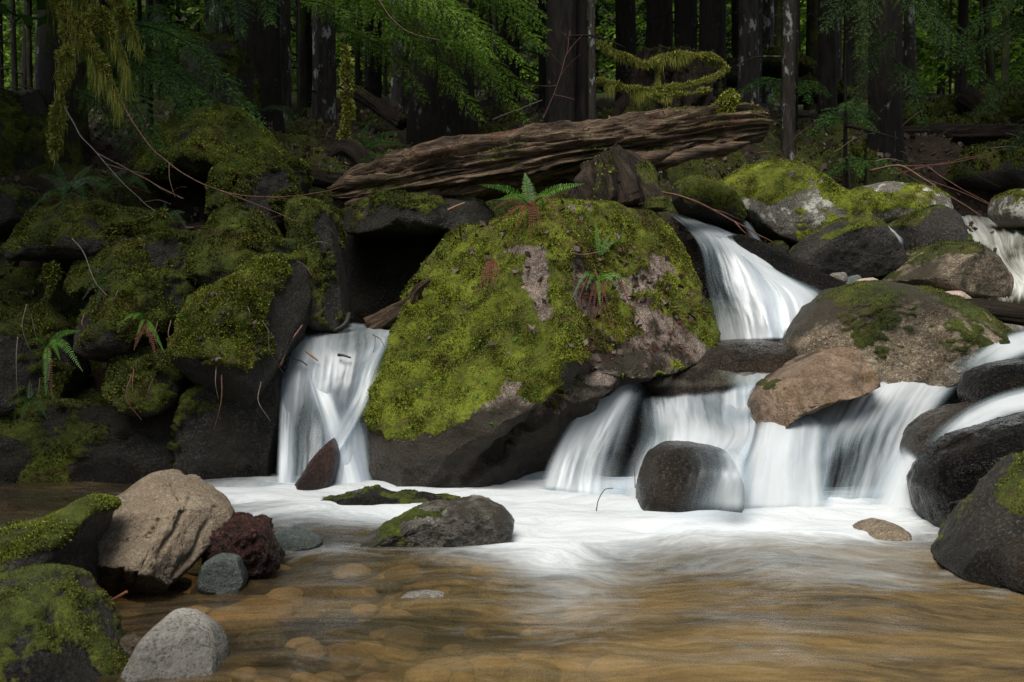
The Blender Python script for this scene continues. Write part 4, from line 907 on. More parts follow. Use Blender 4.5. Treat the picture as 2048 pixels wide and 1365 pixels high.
def pool_mat():
    m, nt, b, out = new_mat('pool_water')
    co = objco(nt)
    # current lines: long across, short along the view, bending a little
    warp = noise_o(nt, co, 0.9, 2, 0.5)
    wv = nt.nodes.new('ShaderNodeVectorMath'); wv.operation = 'ADD'
    comb = nd(nt, 'ShaderNodeCombineXYZ', i1=math_n(nt, 'MULTIPLY', math_n(nt, 'SUBTRACT', warp, 0.5), 0.9))
    nt.links.new(co, wv.inputs[0]); nt.links.new(comb.outputs[0], wv.inputs[1])
    wco = wv.outputs[0]
    s1 = noise_o(nt, vscale(nt, wco, (4.2, 24, 1)), 1.0, 7, 0.68, 0.7)
    s2 = noise_o(nt, vscale(nt, wco, (14, 75, 1)), 1.0, 4, 0.62, 0.3)
    s3 = noise_o(nt, vscale(nt, wco, (0.9, 3.4, 1)), 1.0, 3, 0.55)
    tint = ramp(nt, s3, [(0.3, (0.50, 0.44, 0.34)), (0.5, (0.72, 0.60, 0.40)), (0.72, (0.84, 0.68, 0.44))])
    mixn = math_n(nt, 'ADD', math_n(nt, 'MULTIPLY', s3, 0.5), math_n(nt, 'ADD', math_n(nt, 'MULTIPLY', s1, 0.32), math_n(nt, 'MULTIPLY', s2, 0.18)))
    silt = ramp(nt, mixn, [(0.32, (0.035, 0.028, 0.017)), (0.44, (0.11, 0.082, 0.042)), (0.54, (0.245, 0.165, 0.066)), (0.70, (0.38, 0.31, 0.20))])
    tr = nd(nt, 'ShaderNodeBsdfTransparent', Color=tint)
    df = nd(nt, 'ShaderNodeBsdfDiffuse', Color=silt)
    x = nd(nt, 'ShaderNodeSeparateXYZ'); nt.links.new(co, x.inputs[0])
    clear = nd(nt, 'ShaderNodeMapRange', i0=x.outputs[0], i1=-0.8, i2=0.4, i3=0.14, i4=0.52)
    body = nd(nt, 'ShaderNodeMixShader', i1=tr.outputs[0], i2=df.outputs[0])
    nt.links.new(math_n(nt, 'ADD', clear.outputs[0], math_n(nt, 'MULTIPLY', math_n(nt, 'SUBTRACT', s1, 0.5), 0.5), clamp=True), body.inputs[0])
    hh = math_n(nt, 'ADD', s1, math_n(nt, 'MULTIPLY', s2, 0.35))
    bp = nd(nt, 'ShaderNodeBump', Strength=0.3, Distance=0.03, Height=hh)
    gl = nd(nt, 'ShaderNodeBsdfGlossy', Color=(1, 1, 1, 1), Roughness=0.22); nt.links.new(bp.outputs[0], gl.inputs['Normal'])
    fr = nd(nt, 'ShaderNodeFresnel', IOR=1.33); nt.links.new(bp.outputs[0], fr.inputs['Normal'])
    wat = nd(nt, 'ShaderNodeMixShader', i0=fr.outputs[0], i1=body.outputs[0], i2=gl.outputs[0])
    fo = attr(nt, 'foam')
    fs = noise_o(nt, vscale(nt, wco, (3.2, 9, 1)), 1.0, 7, 0.68, 1.2)
    fs2 = noise_o(nt, vscale(nt, wco, (22, 40, 1)), 1.0, 4, 0.7)
    ff = math_n(nt, 'ADD', fo, math_n(nt, 'MULTIPLY', math_n(nt, 'SUBTRACT', math_n(nt, 'ADD', math_n(nt, 'MULTIPLY', fs, .7), math_n(nt, 'MULTIPLY', fs2, .3)), 0.55), 1.1))
    ff = ramp(nt, ff, [(0.05, 0.0), (0.45, 0.33), (1.1, 1.0)])
    fsf = math_n(nt, 'ADD', math_n(nt, 'MULTIPLY', ff, 0.45), math_n(nt, 'MULTIPLY', fs, 0.95))
    fc = ramp(nt, fsf, [(0.3, (0.25, 0.29, 0.31)), (0.62, (0.42, 0.465, 0.49)), (1.0, (0.565, 0.59, 0.60))])
    fb = nd(nt, 'ShaderNodeBump', Strength=0.5, Distance=0.05, Height=fs)
    fd = nd(nt, 'ShaderNodeBsdfDiffuse', Color=fc); nt.links.new(fb.outputs[0], fd.inputs['Normal'])
    fin = nd(nt, 'ShaderNodeMixShader', i0=ff, i1=wat.outputs[0], i2=fd.outputs[0])
    nt.links.new(fin.outputs[0], out.inputs[0])
    return m
pool = mesh_from('pool_water', WV, WF, pool_mat(), origin=(0, 0, 0), attrs={'foam': foam})
tag(pool, 'amber brown creek pool turning to white foam below the falls', 'water', kind='structure')

# stones lying on the bed, seen through the clear water at left
rs = np.random.default_rng(4)
bedm = [rock_mat('bed_ochre', (0.20, 0.16, 0.105), (0.40, 0.325, 0.22), tone='dark', rough=0.4, bump=0.2), rock_mat('bed_pale', (0.34, 0.29, 0.22), (0.56, 0.48, 0.38), tone='dark', rough=0.4, bump=0.2),
        rock_mat('bed_slate', (0.03, 0.04, 0.038), (0.10, 0.12, 0.11), tone='dark', rough=0.4, bump=0.2), rock_mat('bed_rust', (0.12, 0.085, 0.06), (0.27, 0.19, 0.135), tone='dark', rough=0.4, bump=0.2)]
stones = []
V4, F4 = ICO[4]
for i in range(900):
    if len(stones) >= 170: break
    px, py = rs.uniform(150, 1250), rs.uniform(1115, 1350)
    if px < 480 and py > 1230: continue
    if px > 950 and rs.random() < 0.6: continue
    Y = 1800.0 / (py - HZ)
    x = (px - 1024) / FPX * Y
    rr_ = rs.uniform(0.025, 0.075)
    if any((x - a) ** 2 + (Y - b) ** 2 < (0.8 * (rr_ + c)) ** 2 for a, b, c in stones): continue
    stones.append((x, Y, rr_))
    sc = np.array((rr_ * rs.uniform(.9, 1.4), rr_ * rs.uniform(.7, 1.0), rr_ * rs.uniform(.4, .7)))
    V = V4 * sc * (1 + 0.13 * fbm(V4 * 1.3 + i * 3.3, i, 3))[:, None]
    zt = rs.uniform(-0.12, -0.015)
    V = V + np.array((x, Y, zt - sc[2]))
    k = int(rs.choice(4, p=[.36, .2, .28, .16]))
    o = mesh_from('submerged_stone', V, F4, bedm[k], attrs=None)
    tag(o, ['ochre', 'pale', 'dark slate coloured', 'rust coloured'][k] + ' rounded stone under the clear shallow water at left', 'stone', 'stones on the creek bed')
for px, py, rr_, m_, lab in ((850, 1205, 0.075, 2, 'white rounded stone just under the surface in the middle of the pool'), (640, 1160, 0.13, 0, 'broad flat ochre stone under the water near the red rotten wood'), (500, 1195, 0.11, 0, 'long pale ochre stone under the water below the green grey stone')):
    Y = 1740.0 / (py - HZ); x = (px - 1024) / FPX * Y
    V = V4 * np.array((rr_ * 1.3, rr_, rr_ * .45)); V = V * (1 + 0.1 * fbm(V4 * 1.5 + px, 5, 3))[:, None] + np.array((x, Y, -0.012 - rr_ * .45 + (0.02 if px == 850 else -0.02)))
    tag(mesh_from('submerged_stone', V, F4, MATS['rock_grey'] if px != 500 else bedm[0], attrs=None), lab, 'stone', 'stones on the creek bed')

# ------------------------------------------------------------------ the fallen log and dead wood
def log_mat(name='log_wood', k=1.35):
    m, nt, b, out = new_mat(name)
    uv = nt.nodes.new('ShaderNodeUVMap').outputs[0]
    co = objco(nt)
    g1 = noise_o(nt, vscale(nt, uv, (1.1, 16, 1)), 2.0, 8, 0.7, 0.9)
    g2 = noise_o(nt, vscale(nt, uv, (3.5, 70, 1)), 2.0, 7, 0.8, 1.2)
    col = ramp(nt, math_n(nt, 'ADD', math_n(nt, 'MULTIPLY', g1, 0.52), math_n(nt, 'MULTIPLY', g2, 0.48)), [(p_, tuple(c_ * k for c_ in q_)) for p_, q_ in ((0.38, (0.010, 0.0065, 0.0045)), (0.46, (0.058, 0.038, 0.025)), (0.55, (0.185, 0.128, 0.08)), (0.67, (0.43, 0.33, 0.235)))])
    nr = noise_o(nt, co, 3.0, 5, 0.6)
    col = mix(nt, ramp(nt, nr, [(0.55, 0.0), (0.68, 0.6)]), col, (0.14 * k, 0.045 * k, 0.025 * k))
    mo = attr(nt, 'moss')
    mf = math_n(nt, 'ADD', mo, math_n(nt, 'MULTIPLY', math_n(nt, 'SUBTRACT', noise_o(nt, co, 32, 4, 0.7), 0.5), 1.1))
    col = mix(nt, ramp(nt, mf, [(0.4, 0.0), (0.62, 0.9)]), col, moss_col(nt, co, 'mid'))
    nt.links.new(col, b.inputs['Base Color'])
    b.inputs['Roughness'].default_value = 0.75
    b.inputs['Specular IOR Level'].default_value = 0.25
    bp = nd(nt, 'ShaderNodeBump', Strength=1.0, Distance=0.03, Height=math_n(nt, 'ADD', g1, math_n(nt, 'MULTIPLY', g2, 1.0)))
    nt.links.new(bp.outputs[0], b.inputs['Normal'])
    return m
log_mat()
log_mat('log_dark', 0.28)

def log_mesh(path, radii, seed, n=420, seg=180, furrow=0.16, knots=(), squash=1.0, grain=1.0):
    """a weathered trunk: long furrows along the grain, knots as bosses"""
    C = smooth_path(path, n)
    rad = np.interp(np.linspace(0, 1, n), np.linspace(0, 1, len(radii)), radii)
    T, N, B = frames(C)
    a = np.linspace(0, 2 * np.pi, seg + 1)
    L = np.concatenate([[0], np.cumsum(np.linalg.norm(np.diff(C, axis=0), axis=1))])
    A, S = np.meshgrid(a, L)
    p = np.stack([S.ravel() * 1.3 * grain, np.cos(A.ravel()) * 3.2 + 0.25 * fbm(np.stack([S.ravel() * 2, A.ravel() * 0, A.ravel() * 0], 1), seed, 2), np.sin(A.ravel()) * 3.2], 1)
    f = 0.75 * ridged(p, seed, 3) + 0.6 * fbm(p * np.array((.8, .5, .5)), seed + 3, 3)
    p2 = np.stack([S.ravel() * 3 * grain, np.cos(A.ravel()) * 10, np.sin(A.ravel()) * 10], 1)
    f = f + 0.45 * ridged(p2, seed + 8, 3)
    p3 = np.stack([S.ravel() * 0.9 * grain, np.cos(A.ravel()) * 4.5 + 7, np.sin(A.ravel()) * 4.5], 1)
    f = f + 0.9 * np.floor((fbm(p3, seed + 21, 3) + 1) * 3.5) / 3.5 - 0.9
    k = 1 + furrow * (f.reshape(n, seg + 1) - 0.5)
    for ks, ka, kr, kh in knots:
        d = np.hypot((S - ks) / kr, np.angle(np.exp(1j * (A - ka))) * rad[:, None] / kr)
        k += kh * np.exp(-d ** 2 * 1.2) - kh * 0.9 * np.exp(-(d * 2.4) ** 2)
    R = rad[:, None] * k
    V = C[:, None] + R[..., None] * (np.cos(a)[None, :, None] * N[:, None] * squash + np.sin(a)[None, :, None] * B[:, None])
    V = V.reshape(-1, 3)
    uv = np.stack([S.ravel(), (A * rad.mean()).ravel()], 1)
    F = grid_faces(n, seg + 1)
    e = [len(V), len(V) + 1]
    V = np.vstack([V, C[0] - T[0] * radii[0] * 0.1, C[-1] + T[-1] * radii[-1] * 0.1])
    uv = np.vstack([uv, uv[0], uv[-1]])
    i = np.arange(0, seg, 2)
    capA = np.stack([np.full(len(i), e[0]), i + 2, i + 1, i], -1)
    b0 = (n - 1) * (seg + 1)
    capB = np.stack([np.full(len(i), e[1]), b0 + i, b0 + i + 1, b0 + i + 2], -1)
    return V, np.vstack([F, capA, capB]), uv

def log_thing(name, label, cat, path, radii, seed, mat='log_wood', moss=(0.1, 0.5, 0.4, 3), tone='mid', dens=12000, tl=0.016, **kw):
    V, F, uv = log_mesh(path, radii, seed, **kw)
    N = vnormals(V, F)
    c = V.mean(0)
    C = smooth_path(path, 40)
    # outward normals
    if ((V - C[np.argmin(np.linalg.norm(V[:, None, :2] - C[None, :, :2], axis=2), axis=1)]) * N).sum(1).mean() < 0:
        F = F[:, ::-1]; N = -N
    mk = sstep(0.35, 0.65, moss[0] + moss[1] * N[:, 2] + moss[2] * fbm((V - c) * moss[3], seed + 70, 4))
    o = mesh_from(name, V, F, MATS[mat], attrs={'moss': mk}, uv=uv)
    tag(o, label, cat)
    r = tufts(V, F, mk ** 2, dens, tl, seed + 90)
    if r is not None: mesh_from('moss', r[0], r[1], MATS['moss_' + tone], parent=o, attrs={'tint': r[2]}, smooth=False)
    return o

biglog = log_thing('fallen_log', 'great weathered brown log lying across the creek above the big boulder', 'log',
    Ps([(668, 392, 6.14), (720, 384, 6.12), (800, 368, 6.1), (900, 345, 6.08), (1000, 328, 6.08), (1100, 312, 6.1), (1200, 297, 6.13), (1300, 284, 6.18), (1400, 266, 6.24), (1480, 254, 6.28), (1526, 252, 6.32)]),
    [0.06, 0.135, 0.170, 0.177, 0.170, 0.162, 0.150, 0.142, 0.137, 0.122, 0.085], 5, furrow=0.26, squash=0.98,
    knots=[(1.95, 2.6, 0.13, 0.45), (2.1, 1.9, 0.07, 0.3), (1.25, 2.2, 0.08, 0.3), (2.4, 2.0, 0.10, 0.4), (2.5, 2.9, 0.08, 0.35), (0.7, 2.4, 0.09, 0.2)], moss=(-0.05, 0.45, 0.45, 4), dens=9000)
# splintered plates of the log: torn shells along its length
def shard(path, w0, th, seed):
    C = smooth_path(path, 30)
    return tube(C, w0 * (1 - 0.8 * np.abs(np.linspace(-1, 1, 30)) ** 2.5), 10, 0.6, seed, 14)
for i, (pth, w0) in enumerate([
    (Ps([(655, 378, 6.05), (720, 362, 5.98), (800, 350, 5.95)]), .03), (Ps([(690, 410, 6.02), (760, 402, 5.94), (880, 385, 5.93)]), .035), (Ps([(1290, 330, 6.0), (1400, 305, 6.06), (1500, 285, 6.12)]), .03),
    (Ps([(1420, 232, 6.2), (1475, 222, 6.22), (1518, 236, 6.26)]), .035), (Ps([(1180, 340, 5.98), (1290, 318, 6.0), (1360, 300, 6.05)]), .03), (Ps([(900, 300, 5.97), (1000, 288, 5.97), (1100, 272, 6.0)]), .02)]):
    V, F = shard(pth, w0, .02, 60 + i)
    o = mesh_from('splinter', V, F, MATS['log_wood'], parent=biglog, uv=np.stack([V[:, 0], V[:, 2] * 1.0], 1))
# mossy snag standing up on the log
V, F, uv = log_mesh(Ps([(1440, 236, 6.2), (1452, 215, 6.2), (1460, 200, 6.2), (1458, 184, 6.2)]), [0.07, 0.055, 0.05, 0.025], 17, n=40, seg=32)
o = mesh_from('branch_stub', V, F[:, ::-1], MATS['log_wood'], parent=biglog, attrs={'moss': np.full(len(V), .8)}, uv=uv)
r = tufts(V, F, np.ones(len(V)), 60000, 0.028, 19, droop=0.9); mesh_from('moss', r[0], r[1], MATS['moss_bright'], parent=o, attrs={'tint': r[2]}, smooth=False)

stump = log_thing('broken_stump', 'hollow mossy stump leaning under the log on top of the big boulder', 'stump', Ps([(1225, 425, 5.75), (1222, 380, 5.78), (1215, 345, 5.82), (1205, 322, 5.85)]), [0.20, 0.17, 0.15, 0.12], 23, mat='log_dark', moss=(0.35, 0.3, 0.5, 4), tone='bright', n=90, seg=80, furrow=0.4, dens=16000)
log_thing('fallen_log', 'dark leaning dead trunk behind the upright mossy snag', 'log', Ps([(712, 185, 8.6), (760, 215, 8.4), (806, 248, 8.2)]), [.06, .065, .06], 29, mat='log_dark', moss=(0.1, 0.5, 0.4, 3), n=60, seg=40, dens=6000)
snag = log_thing('mossy_snag', 'upright dead snag sheathed in pale green moss left of the huge trunk', 'snag', Ps([(695, 345, 7.0), (690, 290, 7.0), (696, 230, 7.02), (692, 160, 7.0), (690, 98, 7.0)]), [.10, .035, .03, .035, .015], 31, moss=(0.75, 0.0, 0.3, 5), tone='pale', n=90, seg=32, dens=40000, tl=0.03)
log_thing('mossy_root', 'mossy root mass at the foot of the upright snag', 'stump', Ps([(640, 330, 6.9), (690, 310, 6.9), (720, 320, 6.85), (735, 350, 6.8)]), [.06, .10, .09, .05], 37, mat='log_dark', moss=(0.2, 0.5, 0.4, 4), n=50, seg=32, dens=9000)
log_thing('fallen_log', 'mossy pole lying along the bank left of the big log end', 'log', Ps([(520, 335, 6.4), (600, 350, 6.35), (700, 362, 6.3), (750, 358, 6.3)]), [.04, .055, .06, .05], 38, mat='log_dark', moss=(0.5, 0.4, 0.4, 4), n=60, seg=32, dens=12000)
log_thing('fallen_log', 'dark wet log crossing the bank at right under the mossy rocks', 'log', Ps([(1640, 282, 9.6), (1800, 270, 9.6), (1950, 268, 9.7), (2120, 262, 9.8)]), [.06, .08, .085, .08], 39, mat='log_dark', moss=(-0.1, 0.5, 0.5, 3), n=80, seg=32, dens=3000)
log_thing('fallen_log', 'mossy curved log rising at right behind the wet log', 'log', Ps([(1925, 190, 10.4), (1960, 215, 10.3), (1990, 245, 10.2), (2000, 275, 10.1)]), [.11, .10, .085, .07], 40, mat='log_dark', moss=(0.2, 0.4, 0.4, 3), n=60, seg=32, dens=3000)
log_thing('fallen_log', 'wet dark log lying in the upper stream at the right edge', 'log', Ps([(1905, 612, 5.7), (1980, 622, 5.65), (2060, 632, 5.6), (2160, 640, 5.6)]), [.04, .055, .06, .06], 43, mat='log_dark', moss=(-0.6, 0.3, 0.3, 3), n=60, seg=32)
log_thing('driftwood', 'forked driftwood branch propped at the lip of the left waterfall', 'branch', Ps([(740, 655, 5.35), (785, 630, 5.25), (825, 605, 5.15), (835, 580, 5.1), (860, 560, 5.05)]), [.045, .04, .03, .018, .008], 47, moss=(-0.6, 0.1, 0.2, 3), n=80, seg=24, furrow=0.4)
log_thing('mossy_log', 'thick mossy leaning trunk under the raised end of the log', 'log', Ps([(1395, 420, 7.6), (1370, 350, 7.7), (1330, 290, 7.9)]), [.14, .13, .12], 48, mat='log_dark', moss=(0.55, 0.3, 0.3, 3), n=50, seg=32, dens=9000)
log_thing('mossy_log', 'second mossy leaning trunk right of the one under the log', 'log', Ps([(1490, 390, 8.1), (1465, 330, 8.3), (1430, 270, 8.6)]), [.12, .11, .10], 49, mat='log_dark', moss=(0.6, 0.3, 0.3, 3), n=50, seg=32, dens=9000)
log_thing('mossy_stump', 'great mossy stump with spreading roots behind the log', 'stump', Ps([(1320, 330, 9.2), (1330, 250, 9.3), (1345, 170, 9.4), (1350, 112, 9.4)]), [.55, .38, .34, .28], 50, mat='log_dark', moss=(0.15, 0.4, 0.5, 2), tone='dark', n=90, seg=96, furrow=0.35, dens=5000, tl=0.03)
log_thing('mossy_root', 'long mossy root running down left of the great stump', 'root', Ps([(1290, 210, 8.9), (1255, 250, 8.75), (1210, 285, 8.6), (1150, 310, 8.5)]), [.10, .09, .07, .04], 53, mat='log_dark', moss=(0.6, 0.3, 0.3, 3), n=50, seg=32, dens=9000)
for i, (px, py, w_, h_, Y) in enumerate([(1830, 240, 70, 36, 10.5), (1900, 225, 60, 30, 10.8), (1880, 262, 70, 24, 10.2), (1960, 258, 60, 30, 10.2), (2010, 225, 110, 50, 11.5), (1700, 330, 90, 34, 9.0), (2010, 340, 130, 50, 9.0), (1450, 150, 50, 26, 11.5), (1540, 130, 80, 24, 12), (1640, 185, 60, 24, 11), (1000, 300, 60, 34, 8.4), (940, 280, 40, 28, 8.8), (1160, 245, 50, 40, 9.6), (1000, 250, 60, 24, 10), (620, 300, 60, 24, 8.4)]):
    ol = [(px - w_, py + h_ * .7), (px - w_ * .9, py), (px - w_ * .5, py - h_ * .8), (px, py - h_), (px + w_ * .55, py - h_ * .8), (px + w_ * .92, py), (px + w_, py + h_ * .7), (px, py + h_ * .9)]
    rock('moss covered hump on the forest floor ' + ['left of the curved log, lowest of its heap', 'left of the curved log, topmost of its heap', 'just above the dark wet log', 'at the foot of the curved log', 'behind the curved log at the right edge', 'behind the large domed boulder', 'on the bank above the upper stream', 'right behind the great stump', 'between the trunks right of the great stump', 'beside the broad dark trunk at right', 'right of the huge trunk behind the log', 'against the foot of the huge trunk', 'left of the great stump root', 'between the huge trunk and the twin trunks', 'left of the upright snag'][i],
         ol, Y, w_ / FPX * Y * 0.8, 'rock_bank', (0.55, 0.5, 0.4, 2.5), 'mid' if i % 3 else 'dark', seed=100 + i, sub=5, rough=0.08, group='moss covered humps', name='mossy_rock', dens=9000, tl=0.03, lean=0.3)

# ------------------------------------------------------------------ foliage generators
def leaf_quads(base, d, side, L, wd, rng, curl=0.0):
    mid = base + d * (L * .5)[:, None]
    V = np.stack([base, mid + side * wd[:, None], base + d * L[:, None], mid - side * wd[:, None]], 1).reshape(-1, 3)
    return V, np.arange(len(V)).reshape(-1, 4)

def spray(C, width, seed, step=0.030, lstep=0.010, llen=0.026, lw=0.0032, droop=0.35, up=None, taper=1.2, jit=0.25):
    """flat conifer bough along the path C: side twigs left and right, each set with small leaves"""
    rng = np.random.default_rng(seed)
    C = np.asarray(C, float)
    seglen = np.linalg.norm(np.diff(C, axis=0), axis=1).sum()
    n = max(6, int(seglen / step))
    Q = smooth_path(C, n)
    T, _, _ = frames(Q)
    upv = np.array((0, 0, 1.)) if up is None else np.asarray(up, float)
    B = np.cross(T, upv); B /= np.linalg.norm(B, axis=1, keepdims=True) + 1e-9
    g = Geo()
    V, F = tube(Q, np.linspace(0.007, 0.0018, n) * (0.6 + seglen * 0.5), 5); g.add(V, F, 0.0)
    bases, dirs, sides, lens = [], [], [], []
    for i in range(1, n):
        t = i / (n - 1)
        wl = width * (min(1, 0.35 + 2.2 * t)) * (1 - t ** 1.6 * 0.8) * rng.uniform(0.65, 1.15)
        for s in (-1, 1):
            d0 = T[i] * 0.75 + B[i] * s * 0.85 + rng.normal(size=3) * jit * 0.5
            d0 /= np.linalg.norm(d0)
            m = max(3, int(wl / lstep))
            tt = np.linspace(0.05, 1, m)
            pts = Q[i] + d0 * (tt * wl)[:, None] - upv * (droop * wl * tt ** 2)[:, None]
            dt = np.gradient(pts, axis=0); dt /= np.linalg.norm(dt, axis=1, keepdims=True) + 1e-9
            nb = np.cross(dt, upv); nb /= np.linalg.norm(nb, axis=1, keepdims=True) + 1e-9
            for q in (-1, 1):
                dd = dt * 0.95 + nb * q * 0.62 + rng.normal(size=(m, 3)) * 0.14
                dd /= np.linalg.norm(dd, axis=1, keepdims=True)
                bases.append(pts); dirs.append(dd)
                sd = np.cross(dd, upv + rng.normal(size=(m, 3)) * 0.8); sd /= np.linalg.norm(sd, axis=1, keepdims=True) + 1e-9
                sides.append(sd)
                lens.append(llen * (1.1 - 0.5 * tt) * rng.uniform(.7, 1.3, m))
    b, d, s, L = np.vstack(bases), np.vstack(dirs), np.vstack(sides), np.concatenate(lens)
    V, F = leaf_quads(b, d, s, L, L * (lw / 0.020 if True else 0), rng)
    g.add(V, F, np.repeat(np.clip(rng.normal(0.5, 0.22, len(L)), 0, 1), 4))
    return g.get()

def bough_to(p0, p1, width, seed, sag=0.15, **kw):
    p0, p1 = np.asarray(p0, float), np.asarray(p1, float)
    L = np.linalg.norm(p1 - p0)
    m = (p0 + p1) / 2 + np.array((0, 0, sag * L))
    return spray(smooth_path([p0, m, p1], 12), width, seed, **kw)

def crown_geo(seed, h0, h1, rad, nb=46, ll=0.13):
    """whole crown about the axis x=y=0: drooping boughs in whorls"""
    rng = np.random.default_rng(seed)
    g = Geo()
    for i in range(nb):
        t = (i + rng.random()) / nb
        h = h0 + (h1 - h0) * t
        L = rad * (1 - t * 0.8) * rng.uniform(0.65, 1.15)
        a = i * 2.399 + rng.normal() * 0.4
        u = np.array((math.cos(a), math.sin(a), 0))
        C = np.array([(0, 0, h)]) + np.linspace(0, 1, 7)[:, None] * L * u + np.array((0, 0, 1.)) * (L * (0.12 * np.linspace(0, 1, 7) - 0.45 * np.linspace(0, 1, 7) ** 2))[:, None]
        V, F, A = spray(C, L * 0.32, seed * 100 + i, step=0.16, lstep=0.075, llen=ll, lw=0.0075, droop=0.4)
        g.add(V, F, A)
    return g

def proto_mesh(name, geo, mat):
    V, F, A = geo.get()
    o = mesh_from(name, V, F, mat, origin=(0, 0, 0), attrs={'tint': A}, smooth=False)
    me = o.data
    bpy.data.objects.remove(o)
    return me
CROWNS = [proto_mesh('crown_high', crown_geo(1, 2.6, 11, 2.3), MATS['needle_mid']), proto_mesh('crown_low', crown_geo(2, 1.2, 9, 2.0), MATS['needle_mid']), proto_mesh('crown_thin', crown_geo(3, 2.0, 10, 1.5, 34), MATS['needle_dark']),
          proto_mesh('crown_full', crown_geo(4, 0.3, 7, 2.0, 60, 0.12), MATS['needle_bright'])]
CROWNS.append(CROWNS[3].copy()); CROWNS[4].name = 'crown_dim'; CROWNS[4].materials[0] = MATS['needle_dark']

def trunk_geo(base, r0, H, seed, lean=(0, 0), flare=0.6, stubs=6, top=0.35):
    rng = np.random.default_rng(seed)
    n, seg = 60, 28
    t = np.linspace(0, 1, n) ** 1.4
    C = base + np.stack([lean[0] * t * H + 0.02 * H * (noise3(np.stack([t * 2.5, t * 0 + seed, t * 0], 1), seed) ) * t, lean[1] * t * H, t * H - 0.35], 1)
    rr_ = r0 * (1 - (1 - top) * t) * (1 + flare * np.exp(-t * H / max(0.25, r0 * 1.6)))
    V, F = tube(C, rr_, seg)
    a = V - C[np.clip(np.arange(len(V)) // seg, 0, n - 1)]
    ang = np.arctan2(a[:, 1], a[:, 0])
    h = V[:, 2] - base[2]
    f = 0.09 * ridged(np.stack([np.cos(ang) * 2.6, np.sin(ang) * 2.6, h * 0.7], 1), seed, 3) + 0.30 * np.exp(-np.maximum(h, 0) / max(.2, r0 * 1.4)) * np.sin(ang * 5 + seed) * 0.6
    V = V + a * np.array((1, 1, 0)) * f[:, None]
    g = Geo(); g.add(V, F)
    for i in range(stubs):
        k = rng.integers(6, 44); az = rng.random() * 6.28
        L = rng.uniform(0.25, 0.9)
        u = np.array((math.cos(az), math.sin(az), 0))
        p = smooth_path([C[k] + u * rr_[k] * 0.8, C[k] + u * (rr_[k] + L * .5) + np.array((0, 0, rng.uniform(-.1, .08))), C[k] + u * (rr_[k] + L) + np.array((0, 0, rng.uniform(-.35, .1)))], 10)
        g.add(*tube(p, np.linspace(0.012, 0.003, 10), 5))
    return g

def tree(name, label, px, wpx, Y, pyb, seed, bark='bark_dark', crown=None, cscale=1.0, H=14, lean=(0, 0), group='conifer trunks of the forest', boughs=(), bmat='needle_bright', flare=0.6, crot=0.0, stubs=6):
    base = P(px, pyb, Y)
    zg = ground_z(base[0], base[1])[0]
    base[2] = min(base[2], zg + 0.1) if pyb else zg
    t = empty(name, base)
    tag(t, label, 'tree', group)
    g = trunk_geo(base, wpx / FPX * Y / 2, H, seed, lean, flare, stubs)
    g.build('trunk', MATS[bark], t)
    if crown is not None:
        c = bpy.data.objects.new('crown', CROWNS[crown]); COL.objects.link(c); c.parent = t
        c.scale = (cscale, cscale, cscale * 1.1); c.rotation_euler = (0, 0, crot)
        c.location = (lean[0] * 4, lean[1] * 4, 1.5 if Y < 9.6 else 0)
    for i, (p0, p1, wd) in enumerate(boughs):
        g = Geo()
        V, F, A = bough_to(P(*p0), P(*p1), wd, seed * 50 + i, sag=0.12, up=(0.0, -0.75, 0.66)); g.add(V, F, A)
        g.build('bough', MATS[bmat], t, smooth=False)
    return t
N1, N2, N3 = 'needle_bright', 'needle_mid', 'needle_dark'
tree('conifer_tree', 'huge dark trunk standing behind the left half of the log', 885, 118, 8.0, 320, 1, crown=0, boughs=[
    ((720, -90, 7.4), (1088, 95, 7.0), .30), ((700, -40, 7.2), (1040, 120, 6.9), .28), ((740, 10, 7.3), (1060, 195, 7.1), .26), ((640, -90, 7.1), (900, 80, 6.7), .30), ((660, -20, 7.2), (860, 120, 6.8), .26), ((800, -120, 7.2), (1080, 30, 6.8), .30),
    ((760, 60, 7.5), (960, 235, 7.2), .24), ((620, -60, 7.3), (790, 60, 6.9), .26), ((860, -60, 7.6), (1092, 60, 7.4), .26), ((690, 60, 7.5), (850, 200, 7.2), .22), ((830, 60, 7.6), (1050, 240, 7.4), .22), ((760, -40, 6.9), (980, 110, 6.5), .26), ((900, -100, 7.0), (1085, -10, 6.7), .28), ((600, 0, 7.6), (720, 70, 7.3), .2)])
tree('conifer_tree', 'broad black trunk left of the mossy snag', 512, 84, 8.4, 275, 2, crown=1, bmat=N2, boughs=[((500, -80, 7.8), (540, 45, 7.0), .25), ((470, -80, 7.6), (420, 60, 7.0), .25), ((450, -60, 7.6), (480, 70, 6.9), .25)])
tree('conifer_tree', 'slender trunk touching the right side of the broad black one', 566, 30, 9.0, 260, 3, 'bark_grey', crown=2)
tree('conifer_tree', 'grey lichened trunk just left of the mossy snag top', 650, 44, 9.4, 250, 4, 'bark_grey')
tree('conifer_tree', 'big shadowed trunk hung with moss at the upper left', 130, 84, 6.9, 330, 5, 'bark_mossy', crown=1, bmat=N2, boughs=[((200, 100, 6.3), (420, 300, 5.7), .2), ((230, 40, 6.3), (520, 245, 5.8), .22), ((190, 150, 6.2), (330, 330, 5.6), .2), ((300, 120, 6.3), (470, 330, 5.7), .2), ((150, 180, 6.2), (250, 300, 5.8), .16)])
tree('conifer_tree', 'left one of the twin black trunks right of the bright boughs', 1120, 58, 7.7, 290, 6, crown=0)
tree('conifer_tree', 'right one of the twin black trunks right of the bright boughs', 1163, 30, 7.8, 290, 7, crown=2)
tree('conifer_tree', 'lichened slim stem close beside the twin black trunks', 1186, 14, 7.5, 290, 8, 'bark_grey')
tree('conifer_tree', 'dark trunk above the left bend of the mossy branch', 1255, 40, 12, 200, 9)
